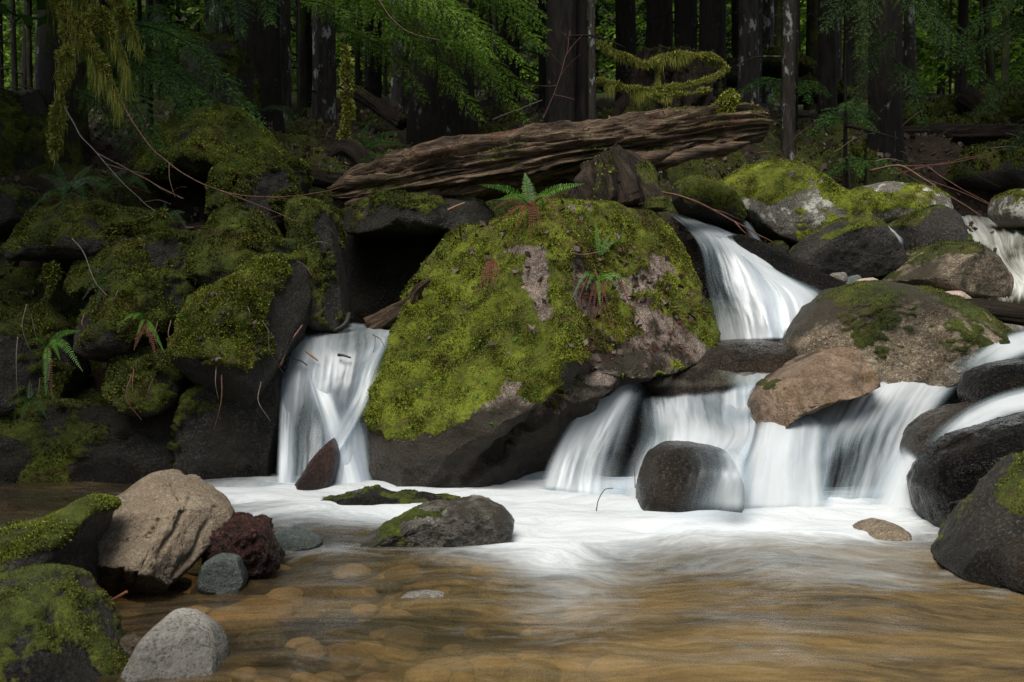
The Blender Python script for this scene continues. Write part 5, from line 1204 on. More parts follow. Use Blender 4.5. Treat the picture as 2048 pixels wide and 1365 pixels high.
tree('conifer_tree', 'dark trunk right behind the great stump, leftmost of three', 1318, 52, 11.5, 150, 10)
tree('conifer_tree', 'dark trunk right behind the great stump, middle of three', 1374, 44, 11, 150, 11)
tree('conifer_tree', 'dark trunk right behind the great stump, rightmost of three', 1424, 50, 10.6, 150, 12, crown=2)
tree('conifer_tree', 'speckled grey trunk above the raised end of the log', 1496, 38, 10.4, 170, 13, 'bark_grey')
tree('conifer_tree', 'slim lichen spotted trunk rising behind the large domed boulder', 1576, 26, 8.8, 335, 14, 'bark_grey', crown=2, flare=.2, stubs=10)
tree('conifer_tree', 'dark straight trunk between the slim spotted one and the broad right one', 1655, 36, 10, 300, 15)
tree('conifer_tree', 'broad dark trunk under drooping boughs at right', 1768, 62, 8.8, 330, 16, crown=0, bmat=N3, boughs=[((1750, -60, 8.4), (1650, 60, 7.8), .26), ((1760, -60, 8.2), (1720, 110, 7.6), .26), ((1800, -40, 8.2), (1900, 110, 7.7), .28), ((1790, 60, 8.4), (1700, 220, 7.9), .2), ((1790, 120, 8.4), (1850, 250, 7.9), .22), ((1800, -20, 8.0), (1990, 190, 7.8), .26)])
tree('conifer_tree', 'thin trunk touching the broad dark trunk at right on its right side', 1822, 22, 12, 230, 17, 'bark_grey', crown=2)
tree('conifer_tree', 'pale thin dead stem between the huge trunk and the twin trunks', 991, 11, 9.5, 265, 18, 'bark_grey', stubs=12, H=3.2, flare=.1)
tree('conifer_tree', 'thin mossy stem beside the lichened trunk at upper left', 605, 15, 9.2, 255, 19, 'bark_mossy', stubs=14)
tree('conifer_tree', 'white lichened thin trunk high up left of the broad black trunk', 440, 12, 8.6, 160, 20, 'bark_grey', stubs=8)
tree('conifer_tree', 'trunk out at the right edge spreading long dark boughs over the stream', 2190, 60, 9.0, 320, 21, crown=1, bmat=N3, boughs=[((2180, -40, 8.6), (1930, 70, 8.1), .24), ((2190, 60, 8.6), (1900, 130, 8.0), .24), ((2200, 90, 8.6), (1950, 230, 8.2), .24), ((2200, -90, 8.4), (1990, 30, 7.9), .26), ((2210, 140, 8.5), (2020, 300, 8.2), .22)])
tree('conifer_tree', 'dark trunk left of the huge trunk above the leaning dead one', 800, 38, 10.6, 255, 22, 'bark_grey', crown=2)
tree('conifer_tree', 'trunk behind the snag with drooping bare twigs', 745, 32, 12.2, 235, 23, 'bark_dark', crown=0, stubs=14)
tree('sapling', 'small dark sapling with flat sprays left of the broad right trunk', 1690, 10, 8.3, 330, 24, 'bark_dark', H=1.5, bmat=N2, group='young conifers', flare=.1, boughs=[((1690, 240, 8.3), (1620, 270, 8.0), .12), ((1690, 235, 8.3), (1750, 260, 8.0), .14), ((1690, 210, 8.3), (1720, 240, 7.9), .14), ((1690, 215, 8.3), (1640, 245, 8.3), .14), ((1690, 200, 8.3), (1755, 235, 8.2), .12)])
tree('sapling', 'small sapling spreading level sprays above the domed boulder', 1590, 9, 9.3, 300, 25, 'bark_dark', H=2.2, bmat=N2, group='young conifers', flare=.1, boughs=[((1590, 170, 9.3), (1480, 185, 9.0), .14), ((1590, 165, 9.3), (1660, 190, 9.0), .14), ((1590, 175, 9.3), (1540, 205, 8.8), .14), ((1590, 170, 9.3), (1620, 205, 8.9), .14)])
tree('sapling', 'low sapling with feathery sprays behind the pale capped boulder', 1730, 8, 8.2, 345, 26, 'bark_dark', H=.7, bmat=N2, group='young conifers', flare=.1, boughs=[((1730, 320, 8.2), (1660, 350, 8.0), .1), ((1730, 318, 8.2), (1790, 345, 8.0), .1), ((1730, 320, 8.2), (1720, 350, 7.9), .1), ((1730, 315, 8.2), (1690, 335, 8.2), .1)])
tree('sapling', 'green sapling beyond the left bank above the mossy rock pile', 300, 12, 9.0, 230, 27, 'bark_dark', H=2.6, bmat=N2, group='young conifers', flare=.1, boughs=[((300, 60, 9), (210, 120, 8.6), .2), ((300, 50, 9), (390, 110, 8.6), .2), ((300, 100, 9), (240, 170, 8.7), .2), ((300, 100, 9), (370, 170, 8.7), .2), ((300, 10, 9), (330, 70, 8.6), .2)])
# thin stems deeper in the stand
rt = np.random.default_rng(12)
k = 0
for i in range(110):
    px = rt.uniform(-150, 2200); Y = rt.uniform(11.0, 24)
    if 1880 < px: Y = rt.uniform(17, 26)
    wd = rt.uniform(0.06, 0.22) * FPX / Y
    b_ = ['bark_grey', 'bark_dark', 'bark_mossy'][i % 3]
    tree('conifer_tree', {'bark_grey': 'grey lichened', 'bark_dark': 'dark brown', 'bark_mossy': 'moss streaked'}[b_] + ' thin trunk far back in the crowded stand behind the log', px, wd, Y, 0, 200 + i, b_, crown=[0, None, 2, None][i % 4], group='far ' + {'bark_grey': 'grey', 'bark_dark': 'brown', 'bark_mossy': 'mossy'}[b_] + ' trunks in the stand', crot=rt.uniform(0, 6), cscale=rt.uniform(.9, 1.3), stubs=9, flare=.3, lean=(rt.normal() * .02, 0))
# sunlit young trees closing the view at the far edge of the stand
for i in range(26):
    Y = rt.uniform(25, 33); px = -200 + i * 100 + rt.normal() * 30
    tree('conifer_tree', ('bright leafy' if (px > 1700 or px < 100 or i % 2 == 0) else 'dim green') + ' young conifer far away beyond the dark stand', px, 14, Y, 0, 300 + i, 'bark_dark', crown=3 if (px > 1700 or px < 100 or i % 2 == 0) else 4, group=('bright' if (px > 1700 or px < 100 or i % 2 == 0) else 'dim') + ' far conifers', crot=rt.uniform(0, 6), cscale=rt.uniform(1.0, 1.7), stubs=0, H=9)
# the far wood that closes every gap
rw = np.random.default_rng(77)
n = 60000
b = np.stack([rw.uniform(-26, 26, n), rw.uniform(34, 42, n), rw.uniform(2, 26, n)], 1)
keep = (fbm(b * 0.35, 3, 3) > -0.25)
b = b[keep]; n = len(b)
d = rw.normal(size=(n, 3)) + np.array((0, 0, -.6)); d /= np.linalg.norm(d, axis=1, keepdims=True)
sd = np.cross(d, rw.normal(size=(n, 3))); sd /= np.linalg.norm(sd, axis=1, keepdims=True)
L_ = rw.uniform(.2, .6, n)
V, F = leaf_quads(b, d, sd, L_, L_ * .3, rw)
o = mesh_from('distant_wood', V, F, MATS['needle_bright'], attrs={'tint': np.repeat(rw.random(n), 4)}, smooth=False)
tag(o, 'green mass of foliage far beyond the dark trunks', 'woods', kind='stuff')
# unseen trees added beside and behind the viewpoint to cut skylight and shade banks
for i, (x, Y, s) in enumerate([(-3.9, 3.2, 1.0), (-3.6, 4.8, 1.15), (-4.2, 6.6, 1.3), (4.9, 7.2, 1.1), (-5.6, 4.6, 1.3), (6.4, 8.8, 1.3)] + [(-9 + 1.9 * q_, -5.5 - 1.3 * (q_ % 3), 1.15) for q_ in range(10)] + [(7.0 + (q_ % 2), -3 + 2.4 * q_, 1.15) for q_ in range(4)] + [(-7.2 - (q_ % 2), -3 + 2.4 * q_, 1.15) for q_ in range(4)]):
    zg = ground_z(x, Y)[0]
    t = empty('conifer_tree', (x, Y, zg)); tag(t, 'tall unseen conifer added around the viewpoint to shade the banks and cut skylight', 'tree', 'trees around the viewpoint')
    trunk_geo(np.array((x, Y, zg)), 0.16, 14, 400 + i).build('trunk', MATS['bark_dark'], t)
    c = bpy.data.objects.new('crown', CROWNS[i % 2] if i < 6 else CROWNS[3]); COL.objects.link(c); c.parent = t; c.scale = (s, s, s * 1.1); c.rotation_euler = (0, 0, i * 1.1); c.location = (0, 0, 1.6 if i < 6 else 0.3)

# ------------------------------------------------------------------ moss draped branches
def moss_branch(label, path, r0, r1, seed, hang=0.10, dens=2600, mat='moss_pale', name='mossy_branch', sheath=1.0):
    C = smooth_path(path, 60)
    L = np.linalg.norm(np.diff(C, axis=0), axis=1).sum()
    rad = np.linspace(r0, r1, 60) * (1 + 0.35 * noise3(C * 14, seed))
    V, F = tube(C, rad * 0.6, 10, 0.2, seed)
    t = mesh_from(name, V, F, MATS['bark_mossy'], attrs={'tint': np.zeros(len(V))})
    tag(t, label, 'branch', 'moss draped branches')
    rng = np.random.default_rng(seed)
    Vt, Ft = tube(C, rad * 0.9, 12, 0.5, seed, 10)
    r = tufts(Vt, Ft, np.ones(len(Vt)), 70000 * sheath, 0.024, seed, width=0.13, up=0.0, droop=0.4)
    g = Geo(); g.add(r[0], r[1], r[2])
    n = int(dens * L)
    i = rng.integers(0, 59, n); f = rng.random(n)
    b = C[i] * (1 - f[:, None]) + C[i + 1] * f[:, None] + rng.normal(size=(n, 3)) * rad[i][:, None] * 0.6
    clump = 0.25 + 1.1 * np.clip(noise3(b * 9, seed + 1) + 0.15, 0, 1)
    l = hang * rng.uniform(.3, 1.3, n) * clump
    d = np.stack([rng.normal(size=n) * .12, rng.normal(size=n) * .12, -np.ones(n)], 1)
    sd = rng.normal(size=(n, 3)); sd[:, 2] = 0; sd /= np.linalg.norm(sd, axis=1, keepdims=True)
    Vh, Fh = leaf_quads(b, d, sd, l, np.full(n, 0.0015), rng)
    g.add(Vh, Fh, np.repeat(rng.uniform(.2, .9, n), 4))
    g.build('moss', MATS[mat], t, smooth=False)
    return t
moss_branch('thick hanging club of yellow green moss at the upper left', Ps([(105, -20, 5.6), (130, 30, 5.6), (136, 90, 5.55), (128, 160, 5.55), (118, 230, 5.6), (108, 300, 5.6)]), .045, .02, 1, hang=.10)
moss_branch('moss draped branch arching from the club to the right', Ps([(110, 0, 5.7), (150, 40, 5.65), (185, 95, 5.6), (215, 150, 5.6), (240, 200, 5.6)]), .045, .012, 2, hang=.16)
moss_branch('longer moss draped branch above the first arching one', Ps([(160, -30, 5.8), (195, 30, 5.8), (235, 85, 5.75), (255, 130, 5.7)]), .05, .015, 3, hang=.20)
moss_branch('moss draped branch farthest right of the hanging curtain', Ps([(215, -40, 6.0), (245, 20, 6.0), (268, 70, 5.95), (280, 110, 5.9)]), .04, .015, 4, hang=.20)
moss_branch('low mossy stub drooping under the hanging club', Ps([(118, 215, 5.7), (108, 260, 5.7), (104, 310, 5.7)]), .03, .01, 5, hang=.06)
moss_branch('bowed mossy branch reaching right from the twin trunks', Ps([(1145, 95, 8.0), (1175, 80, 8.0), (1210, 92, 8.0), (1245, 112, 8.0), (1285, 128, 8.0), (1310, 122, 8.0), (1330, 112, 8.1), (1380, 110, 8.2), (1430, 118, 8.3), (1450, 132, 8.4)]), .035, .02, 6, hang=.11, mat='moss_pale')
moss_branch('thin mossy branch sagging below the bowed one', Ps([(1165, 158, 7.9), (1215, 165, 7.9), (1265, 178, 7.9), (1320, 178, 7.9), (1380, 168, 7.9), (1430, 152, 7.95), (1455, 135, 8.0)]), .024, .014, 7, hang=.10, mat='moss_pale')
moss_branch('mossy limb hanging straight down beside the bowed one', Ps([(1310, 120, 8.05), (1316, 150, 8.05), (1312, 185, 8.05)]), .018, .008, 11, hang=.10)
moss_branch('short mossy limb jutting right below the sagging branch', Ps([(1300, 192, 7.85), (1360, 188, 7.85), (1420, 178, 7.85)]), .014, .008, 12, hang=.06)
moss_branch('mossy stick curving along the left bank', Ps([(80, 560, 4.85), (105, 540, 4.8), (95, 590, 4.75), (70, 620, 4.72), (58, 655, 4.7)]), .016, .006, 8, hang=.04, mat='moss_mid')
moss_branch('mossy twig arching across the bank above the ledge rock', Ps([(200, 470, 5.05), (250, 455, 5.0), (300, 435, 4.95), (330, 425, 4.95)]), .02, .01, 9, hang=.03, mat='moss_mid')
moss_branch('slanting mossy stem behind the bright sprays', Ps([(1180, 310, 8.3), (1230, 270, 8.3), (1265, 225, 8.35)]), .03, .02, 10, hang=.05, mat='moss_mid')

# ------------------------------------------------------------------ ferns
def frond_geo(base, tip, sag, width, seed, n=34, normal=None):
    rng = np.random.default_rng(seed)
    base, tip = np.asarray(base, float), np.asarray(tip, float)
    L = np.linalg.norm(tip - base)
    C = smooth_path([base, (base * .55 + tip * .45) + np.array((0, 0, sag * L)), tip], n)
    T, _, _ = frames(C)
    upv = np.array((0, -1.0, .55)) if normal is None else np.asarray(normal, float)
    B = np.cross(T, upv); B /= np.linalg.norm(B, axis=1, keepdims=True) + 1e-9
    N = np.cross(B, T)
    g = Geo()
    V, F = tube(C, np.linspace(.004, .0012, n) * (L / .45) ** .5, 5); g.add(V, F, 0.25)
    t = np.linspace(0, 1, n)
    wl = width * np.clip(t / .18, 0.0, 1) ** .6 * (1 - t ** 2.2) + 0.002
    for s in (-1, 1):
        i = np.arange(2, n)
        d = B[i] * s * 0.95 + T[i] * 0.35 + N[i] * 0.12 + rng.normal(size=(len(i), 3)) * 0.06
        d /= np.linalg.norm(d, axis=1, keepdims=True)
        l = wl[i] * rng.uniform(.85, 1.1, len(i))
        wdt = np.full(len(i), L / n * 0.28)
        b = C[i]
        sd = T[i]
        q1 = b + d * (l * .35)[:, None]; q2 = b + d * (l * .75)[:, None] - np.array((0, 0, 1)) * (l * .08)[:, None]
        tp = b + d * l[:, None] - np.array((0, 0, 1)) * (l * .22)[:, None]
        V = np.stack([b - sd * wdt[:, None] * .5, b + sd * wdt[:, None] * .5, q1 + sd * wdt[:, None], q2 + sd * wdt[:, None] * .6, tp, tp - sd * 0.0005, q2 - sd * wdt[:, None] * .6, q1 - sd * wdt[:, None]], 1)
        k = np.arange(len(i))[:, None] * 8
        F = np.vstack([k + np.array([[0, 1, 2, 7]]), k + np.array([[7, 2, 3, 6]]), k + np.array([[6, 3, 4, 5]])])
        g.add(V.reshape(-1, 3), F, np.repeat(np.clip(rng.normal(.55, .2, len(i)), 0, 1), 8))
    return g
def fern(label, base, fronds, seed, mat='fern_leaf', dead=(), deadw=.02):
    b = P(*base)
    t = empty('fern', b); tag(t, label, 'fern', 'sword ferns')
    for i, f in enumerate(fronds):
        frond_geo(b, P(*f[:3]), f[3], f[4], seed * 20 + i).build('frond', MATS[mat], t, smooth=False)
    for i, f in enumerate(dead):
        o = frond_geo(b, P(*f[:3]), f[3], deadw, seed * 20 + 10 + i, n=26).build('dead_frond', MATS['fern_dead'], t, smooth=False)
        o['label'] = 'withered rust red frond'
    return t
fern('bright green fern growing on the very top of the big mossy boulder', (1062, 412, 5.1), [(960, 370, 5.0, .12, .035), (996, 400, 4.85, .12, .035), (1050, 346, 5.2, .05, .045), (1168, 368, 5.0, .12, .035), (1100, 392, 4.85, .1, .03)], 1,
     dead=[(1000, 445, 4.8, .1), (1030, 470, 4.72, .12), (1060, 478, 4.7, .12), (1085, 470, 4.72, .12), (1120, 425, 4.85, .2), (1045, 375, 5.2, .02), (985, 420, 4.95, .2), (1070, 465, 4.66, .16)])
fern('dark green fern on the left bank under the moss curtain', (135, 385, 5.1), [(60, 420, 4.9, .15, .03), (75, 350, 5.2, .12, .03), (110, 322, 5.3, .05, .03), (215, 360, 4.95, .12, .03), (185, 330, 5.2, .1, .03), (180, 420, 4.8, .2, .035), (125, 425, 4.8, .2, .03), (225, 380, 4.9, .15, .03)], 2, 'fern_dark')
fern('dark glossy fern arching right beside the upright snag', (700, 325, 7.0), [(810, 262, 6.8, .14, .05), (815, 290, 6.7, .14, .05), (780, 330, 6.6, .12, .05), (760, 345, 6.5, .1, .05), (650, 300, 6.8, .1, .05), (745, 240, 7.0, .1, .05)], 3, 'fern_dark')
fern('single arching dark fern behind the bright mossy mound', (592, 240, 7.6), [(510, 225, 7.4, .22, .04), (545, 215, 7.6, .2, .04), (620, 215, 7.5, .15, .04)], 4, 'fern_dark')
fern('small fern hanging from the dark left bank', (95, 690, 4.55), [(160, 662, 4.45, .1, .025), (165, 742, 4.4, .2, .028), (60, 678, 4.45, .1, .015), (92, 790, 4.4, .0, .022), (120, 720, 4.4, .2, .02)], 5, 'fern_leaf', dead=[(105, 800, 4.4, .0)])
fern('small fern with a rusty dead frond in the crevice of the bank', (292, 640, 4.6), [(235, 650, 4.5, .25, .014), (265, 640, 4.5, .3, .014), (328, 705, 4.45, .05, .016), (275, 670, 4.5, .2, .012)], 6, 'fern_leaf', dead=[(312, 715, 4.45, .05), (268, 700, 4.45, .05)])
fern('lone fern tip peeping out left of the square mossy block', (385, 655, 4.6), [(346, 632, 4.5, .25, .016), (360, 640, 4.5, .2, .012)], 7, 'fern_leaf')
fern('little drooping fern on the right face of the big boulder', (1195, 560, 4.72), [(1142, 600, 4.6, .35, .014), (1172, 580, 4.6, .3, .012), (1200, 612, 4.55, .1, .012), (1248, 600, 4.62, .3, .014), (1218, 550, 4.7, .2, .012), (1280, 590, 4.65, .25, .012)], 8, 'fern_leaf',
     dead=[(1185, 640, 4.6, .1), (1230, 660, 4.6, .1), (1210, 690, 4.6, .02), (1175, 620, 4.6, .1)], deadw=.008)
fern('few upright fern leaves high on the right of the big boulder', (1200, 512, 4.85), [(1190, 445, 4.9, .0, .016), (1205, 495, 4.75, .3, .016), (1255, 480, 4.9, .2, .012), (1220, 470, 4.9, .1, .012)], 9, 'fern_leaf')
fern('rust red withered fern clump on the left shoulder of the big boulder', (985, 520, 4.75), [(980, 600, 4.6, .1, .008), (965, 580, 4.62, .12, .008)], 10, 'fern_dead', dead=[(975, 570, 4.62, .15), (990, 580, 4.6, .15), (955, 590, 4.62, .15), (1000, 560, 4.62, .15)], deadw=.018)
fern('dim fern on the forest floor high up left of the tall draped rock', (300, 65, 8.0), [(265, 50, 7.8, .25, .05), (335, 45, 7.8, .25, .05), (285, 30, 8.0, .1, .05), (320, 25, 8.0, .1, .05)], 11, 'fern_dark')

fern('ragged fern drooping over the mossy ledge rock of the bank', (215, 560, 4.75), [(165, 600, 4.6, .2, .02), (190, 625, 4.6, .15, .02), (250, 605, 4.6, .2, .02), (275, 575, 4.65, .25, .018), (180, 540, 4.75, .2, .016)], 12, 'fern_dark', dead=[(205, 640, 4.6, .1)])
fern('small fern on top of the wide dark rock wall', (60, 800, 4.6), [(15, 815, 4.5, .2, .018), (40, 850, 4.45, .1, .018), (95, 840, 4.45, .15, .018), (115, 800, 4.5, .25, .016), (60, 760, 4.65, .0, .016)], 13, 'fern_dark')
fern('fern tucked between the overhanging block and the stepped block', (405, 520, 4.95), [(360, 540, 4.85, .2, .018), (375, 500, 4.95, .2, .018), (440, 505, 4.9, .2, .016), (390, 570, 4.8, .15, .016)], 14, 'fern_dark')
fern('dim fern beside the flat mossy stone', (330, 440, 5.15), [(285, 455, 5.0, .2, .02), (300, 420, 5.2, .2, .02), (370, 425, 5.15, .2, .02), (375, 460, 5.0, .25, .02), (330, 405, 5.3, .0, .02)], 15, 'fern_dark')
fern('fern at the foot of the bright mound under the twigs', (250, 370, 5.5), [(195, 385, 5.35, .2, .025), (215, 345, 5.5, .2, .025), (290, 350, 5.5, .2, .025), (300, 385, 5.35, .2, .025)], 16, 'fern_dark')

# ------------------------------------------------------------------ twigs, sticks, leaves
def twig(label, path, r0, r1, mat, seed=0, group=None, name='twig', cat='twig', fork=()):
    g = Geo()
    C = smooth_path(path, 40)
    C = C + 0.006 * np.stack([noise3(C * 9, seed + j) for j in range(3)], 1)
    r0, r1 = r0 * .75, r1 * .7
    g.add(*tube(C, np.linspace(r0, r1, 40), 6))
    rng = np.random.default_rng(seed)
    for f, p in fork:
        c0 = C[int(f * 39)]
        c = smooth_path([c0, (c0 + P(*p)) / 2 + rng.normal(size=3) * .012, P(*p)], 20)
        g.add(*tube(c, np.linspace(r0 * .6, r1 * .7, 20), 5))
    o = g.build(name, MATS[mat])
    tag(o, label, cat, group)
    return o
twig('long reddish twig swooping from the moss curtain toward the log', Ps([(240, 195, 5.5), (275, 260, 5.4), (320, 310, 5.3), (380, 355, 5.25), (450, 385, 5.25), (540, 395, 5.3), (620, 388, 5.4), (690, 372, 5.5)]), .006, .0025, 'twig_red', 1, fork=[(.55, (620, 455, 5.1)), (.35, (350, 395, 5.1)), (.7, (600, 402, 5.1)), (.8, (650, 420, 5.2))])
twig('bare grey twig hanging left of the long reddish one', Ps([(130, 215, 5.5), (160, 270, 5.4), (195, 310, 5.3), (250, 370, 5.2), (320, 430, 5.05)]), .006, .002, 'twig_grey', 2, fork=[(.6, (300, 350, 5.2)), (.5, (365, 398, 5.1))])
twig('thin orange twig under the long reddish one', Ps([(235, 325, 5.25), (275, 350, 5.15), (330, 380, 5.1), (368, 398, 5.05)]), .005, .002, 'twig_red', 3)
twig('pale curved stem hanging on the dark bank', Ps([(145, 478, 4.85), (170, 510, 4.75), (190, 560, 4.68), (215, 592, 4.62)]), .004, .002, 'twig_grey', 4)
twig('dead reddish stick slanting from the log down to the wet rock', Ps([(1270, 372, 6.0), (1330, 385, 6.0), (1400, 408, 6.0), (1470, 445, 6.0), (1550, 487, 6.0)]), .012, .004, 'twig_red', 5, name='stick', cat='stick', fork=[(.75, (1505, 478, 6.0)), (.1, (1345, 368, 6.1)), (.6, (1480, 440, 6.2))])
twig('long bare red branch reaching down to the upper stream', Ps([(1740, 342, 8.0), (1800, 332, 7.9), (1850, 360, 7.8), (1900, 392, 7.7), (1960, 430, 7.6)]), .012, .005, 'twig_red', 6, fork=[(.3, (1990, 305, 8.2)), (.5, (1985, 412, 7.8)), (.2, (1880, 390, 7.8)), (.6, (1910, 425, 7.6))])
twig('bare branch rising right from the red tangle over the stream', Ps([(1780, 350, 8.2), (1880, 328, 8.3), (1995, 303, 8.4)]), .01, .004, 'twig_red', 7)
twig('thin horizontal bare branch above the red tangle', Ps([(1840, 322, 8.6), (1940, 318, 8.6), (2080, 322, 8.6)]), .007, .004, 'twig_dark', 8, fork=[(.4, (2000, 375, 8.5))])
twig('short dark branch low in the red tangle', Ps([(1850, 330, 8.2), (1900, 365, 8.1), (1985, 410, 8.0)]), .008, .003, 'twig_red', 9)
twig('upright dark stick standing in the upper stream', Ps([(1980, 590, 6.2), (1984, 550, 6.2), (1990, 494, 6.2)]), .018, .014, 'twig_dark', 10, name='stick', cat='stick')
twig('thin bent twig arching out of the white foam', Ps([(1195, 1025, 3.95), (1198, 1000, 3.95), (1208, 980, 3.95), (1225, 976, 3.95)]), .003, .002, 'twig_dark', 11)
twig('straight thin twig standing up beside the round foam rock', Ps([(1270, 975, 4.0), (1270, 940, 4.0), (1272, 900, 4.0)]), .003, .0015, 'twig_red', 12)
twig('dark red stick leaning on the block left of the waterfall lip', Ps([(560, 730, 4.72), (575, 695, 4.78), (605, 652, 4.85)]), .012, .007, 'twig_red', 13, name='stick', cat='stick')
twig('slender red branch drooping before the bright boughs', Ps([(755, -5, 6.6), (780, 35, 6.55), (820, 65, 6.5), (882, 82, 6.45)]), .005, .002, 'twig_red', 14)
twig('tangled bare twigs in front of the twin black trunks', Ps([(1085, 240, 7.2), (1110, 180, 7.2), (1130, 120, 7.2), (1140, 60, 7.2)]), .007, .003, 'twig_red', 15, fork=[(.6, (1090, 90, 7.1)), (.5, (1160, 110, 7.1)), (.7, (1165, 70, 7.2)), (.4, (1060, 170, 7.1)), (.3, (1150, 200, 7.1))])
twig('pale dead branch lying behind the log between the trunks', Ps([(985, 240, 8.6), (1030, 222, 8.6), (1085, 200, 8.6)]), .014, .008, 'twig_grey', 16, name='stick', cat='stick')
twig('orange splinter of wood lying under the log', Ps([(895, 420, 5.6), (912, 412, 5.6), (930, 406, 5.6)]), .010, .006, 'wood_orange', 17, name='splinter', cat='wood')
twig('orange wood chip sticking up behind the log', Ps([(1218, 232, 6.2), (1224, 242, 6.2), (1228, 250, 6.2)]), .008, .006, 'wood_orange', 18, name='splinter', cat='wood')
twig('red sliver of wood at the water edge under the tan rock', Ps([(205, 1208, 2.8), (225, 1198, 2.78), (252, 1183, 2.76)]), .003, .006, 'wood_orange', 19, name='splinter', cat='wood')
twig('short brown stick caught in the left waterfall lip, nearer the middle', Ps([(677, 712, 4.84), (690, 712, 4.83), (704, 716, 4.83)]), .010, .006, 'twig_dark', 20, name='stick', cat='stick')
twig('short orange stick caught in the left waterfall lip', Ps([(612, 702, 4.84), (622, 712, 4.83), (634, 722, 4.82)]), .010, .006, 'wood_orange', 21, name='stick', cat='stick')
twig('dark stick washed over the left waterfall lip beside the block', Ps([(588, 718, 4.84), (600, 722, 4.83), (614, 732, 4.82)]), .008, .004, 'twig_dark', 22, name='stick', cat='stick')
twig('black root hanging over the lip of the left waterfall', Ps([(665, 662, 5.1), (680, 655, 5.1), (692, 645, 5.12), (698, 630, 5.2)]), .012, .02, 'twig_dark', 23, name='root', cat='root')
twig('fine forked twig hanging in the right side of the left waterfall', Ps([(745, 668, 4.95), (760, 678, 4.93), (768, 695, 4.92)]), .003, .002, 'twig_dark', 24, fork=[(.2, (730, 720, 4.9))])
for i, pth in enumerate([[(1178, 550), (1160, 600), (1152, 650), (1158, 690)], [(1215, 560), (1205, 600), (1220, 650), (1232, 690)], [(1240, 560), (1262, 610), (1285, 640), (1300, 655)], [(1190, 540), (1200, 580), (1190, 640), (1185, 700)], [(1140, 505), (1165, 510), (1205, 505)]]):
    twig('dry reddish stem on the right face of the big boulder, ' + ['leftmost', 'second from right', 'rightmost', 'second from left', 'lying level above the rest'][i], Ps([(a, b, 4.62 + .0006 * max(0, 560 - b)) for a, b in pth]), .004, .002, 'twig_red', 30 + i, group='dry stems on the big boulder')
rl = np.random.default_rng(8)
for i in range(26):   # fine twigs littered on the bank
    px, py = rl.uniform(20, 620), rl.uniform(330, 600)
    Y = float(np.interp(py, (330, 430, 520, 600), (6.3, 5.55, 5.05, 4.85))) - .12
    a = rl.uniform(-.6, .9); L = rl.uniform(25, 80)
    twig('fine bare twig lying in the moss of the dark left bank', Ps([(px, py, Y), (px + L * .5, py + L * a * .5 - 6, Y - .03), (px + L, py + L * a, Y - .05)]), .003, .0015, ['twig_grey', 'twig_red', 'twig_dark'][i % 3], 60 + i, group='fine twigs on the left bank')
for i in range(30):   # and on the forest floor behind
    px, py = rl.uniform(560, 2040), rl.uniform(235, 330)
    Y = 7.4 + (330 - py) * .03
    a = rl.uniform(-1, 1); L = rl.uniform(25, 90)
    twig('thin bare twig standing in the undergrowth behind the log', Ps([(px, py, Y), (px + L * .5, py - L * a * .5 - 6, Y - .05), (px + L, py - L * a, Y)]), .005, .002, ['twig_dark', 'twig_red', 'twig_grey'][i % 3], 90 + i, group='thin twigs behind the log')

for i in range(18):   # bare roots trailing down the dark bank
    px, py = rl.uniform(20, 560), rl.uniform(560, 800)
    Y = float(np.interp(py, (560, 700, 800), (4.62, 4.46, 4.42)))
    L = rl.uniform(40, 120)
    twig('thin bare root trailing down the dark rock of the bank', Ps([(px, py, Y), (px + rl.uniform(-15, 15), py + L * .5, Y - .03), (px + rl.uniform(-30, 30), py + L, Y - .02)]), .004, .0015, ['twig_dark', 'twig_red', 'twig_grey'][i % 3], 200 + i, group='trailing roots on the bank', name='root', cat='root')

# dead leaves lying on the rocks: put down on the real surface
from mathutils.bvhtree import BVHTree
def bvh(key):
    o, V, F, mk = SURF[key]
    return BVHTree.FromPolygons([tuple(v) for v in V], [tuple(int(q) for q in f) for f in F])
BV = {k_: bvh(k_) for k_ in ('main', 'block', 'mound', 'r7')}
def hit(key, px, py):
    p = P(px, py, 1.0)
    d = Vector((p[0], p[1], p[2] - CH)).normalized()
    loc, nor, _, _ = BV[key].ray_cast(Vector((0, 0, CH)), d)
    return (np.array(loc), np.array(nor)) if loc is not None else None
def leaf(key, px, py, size, seed, label, mat='leaf_litter', lobes=5, lift=.012, group='dead leaves on the rocks'):
    h = hit(key, px, py)
    if h is None: return
    rng = np.random.default_rng(seed)
    p, n = h
    n = n + rng.normal(size=3) * .35; n /= np.linalg.norm(n)
    u = np.cross(n, rng.normal(size=3)); u /= np.linalg.norm(u); v = np.cross(n, u)
    m = 20
    a = np.linspace(0, 2 * np.pi, m, endpoint=False)
    r = size * (0.72 + 0.28 * np.cos(a * lobes)) * (1 + .12 * rng.normal(size=m)) * (0.75 + 0.25 * np.abs(np.cos(a)))
    ring = [p + n * lift + u * x + v * y + n * (z) for x, y, z in zip(r * np.cos(a), .8 * r * np.sin(a), size * .35 * np.sin(a * 2 + rng.random() * 6))]
    half = [(p + n * (lift + .25 * size * .2)) * .5 + q * .5 for q in ring]
    V = np.array(ring + half + [p + n * lift])
    k = np.arange(m); k2 = (k + 1) % m
    F = np.vstack([np.stack([k, k2, m + k2, m + k], -1)])
    i2 = np.arange(0, m, 2)
    F = np.vstack([F, np.stack([m + i2, m + (i2 + 1) % m, m + (i2 + 2) % m, np.full(len(i2), 2 * m)], -1)])
    o = mesh_from('dead_leaf', V, F, MATS[mat], attrs={'tint': np.full(len(V), rng.random())})
    tag(o, label, 'leaf', group)
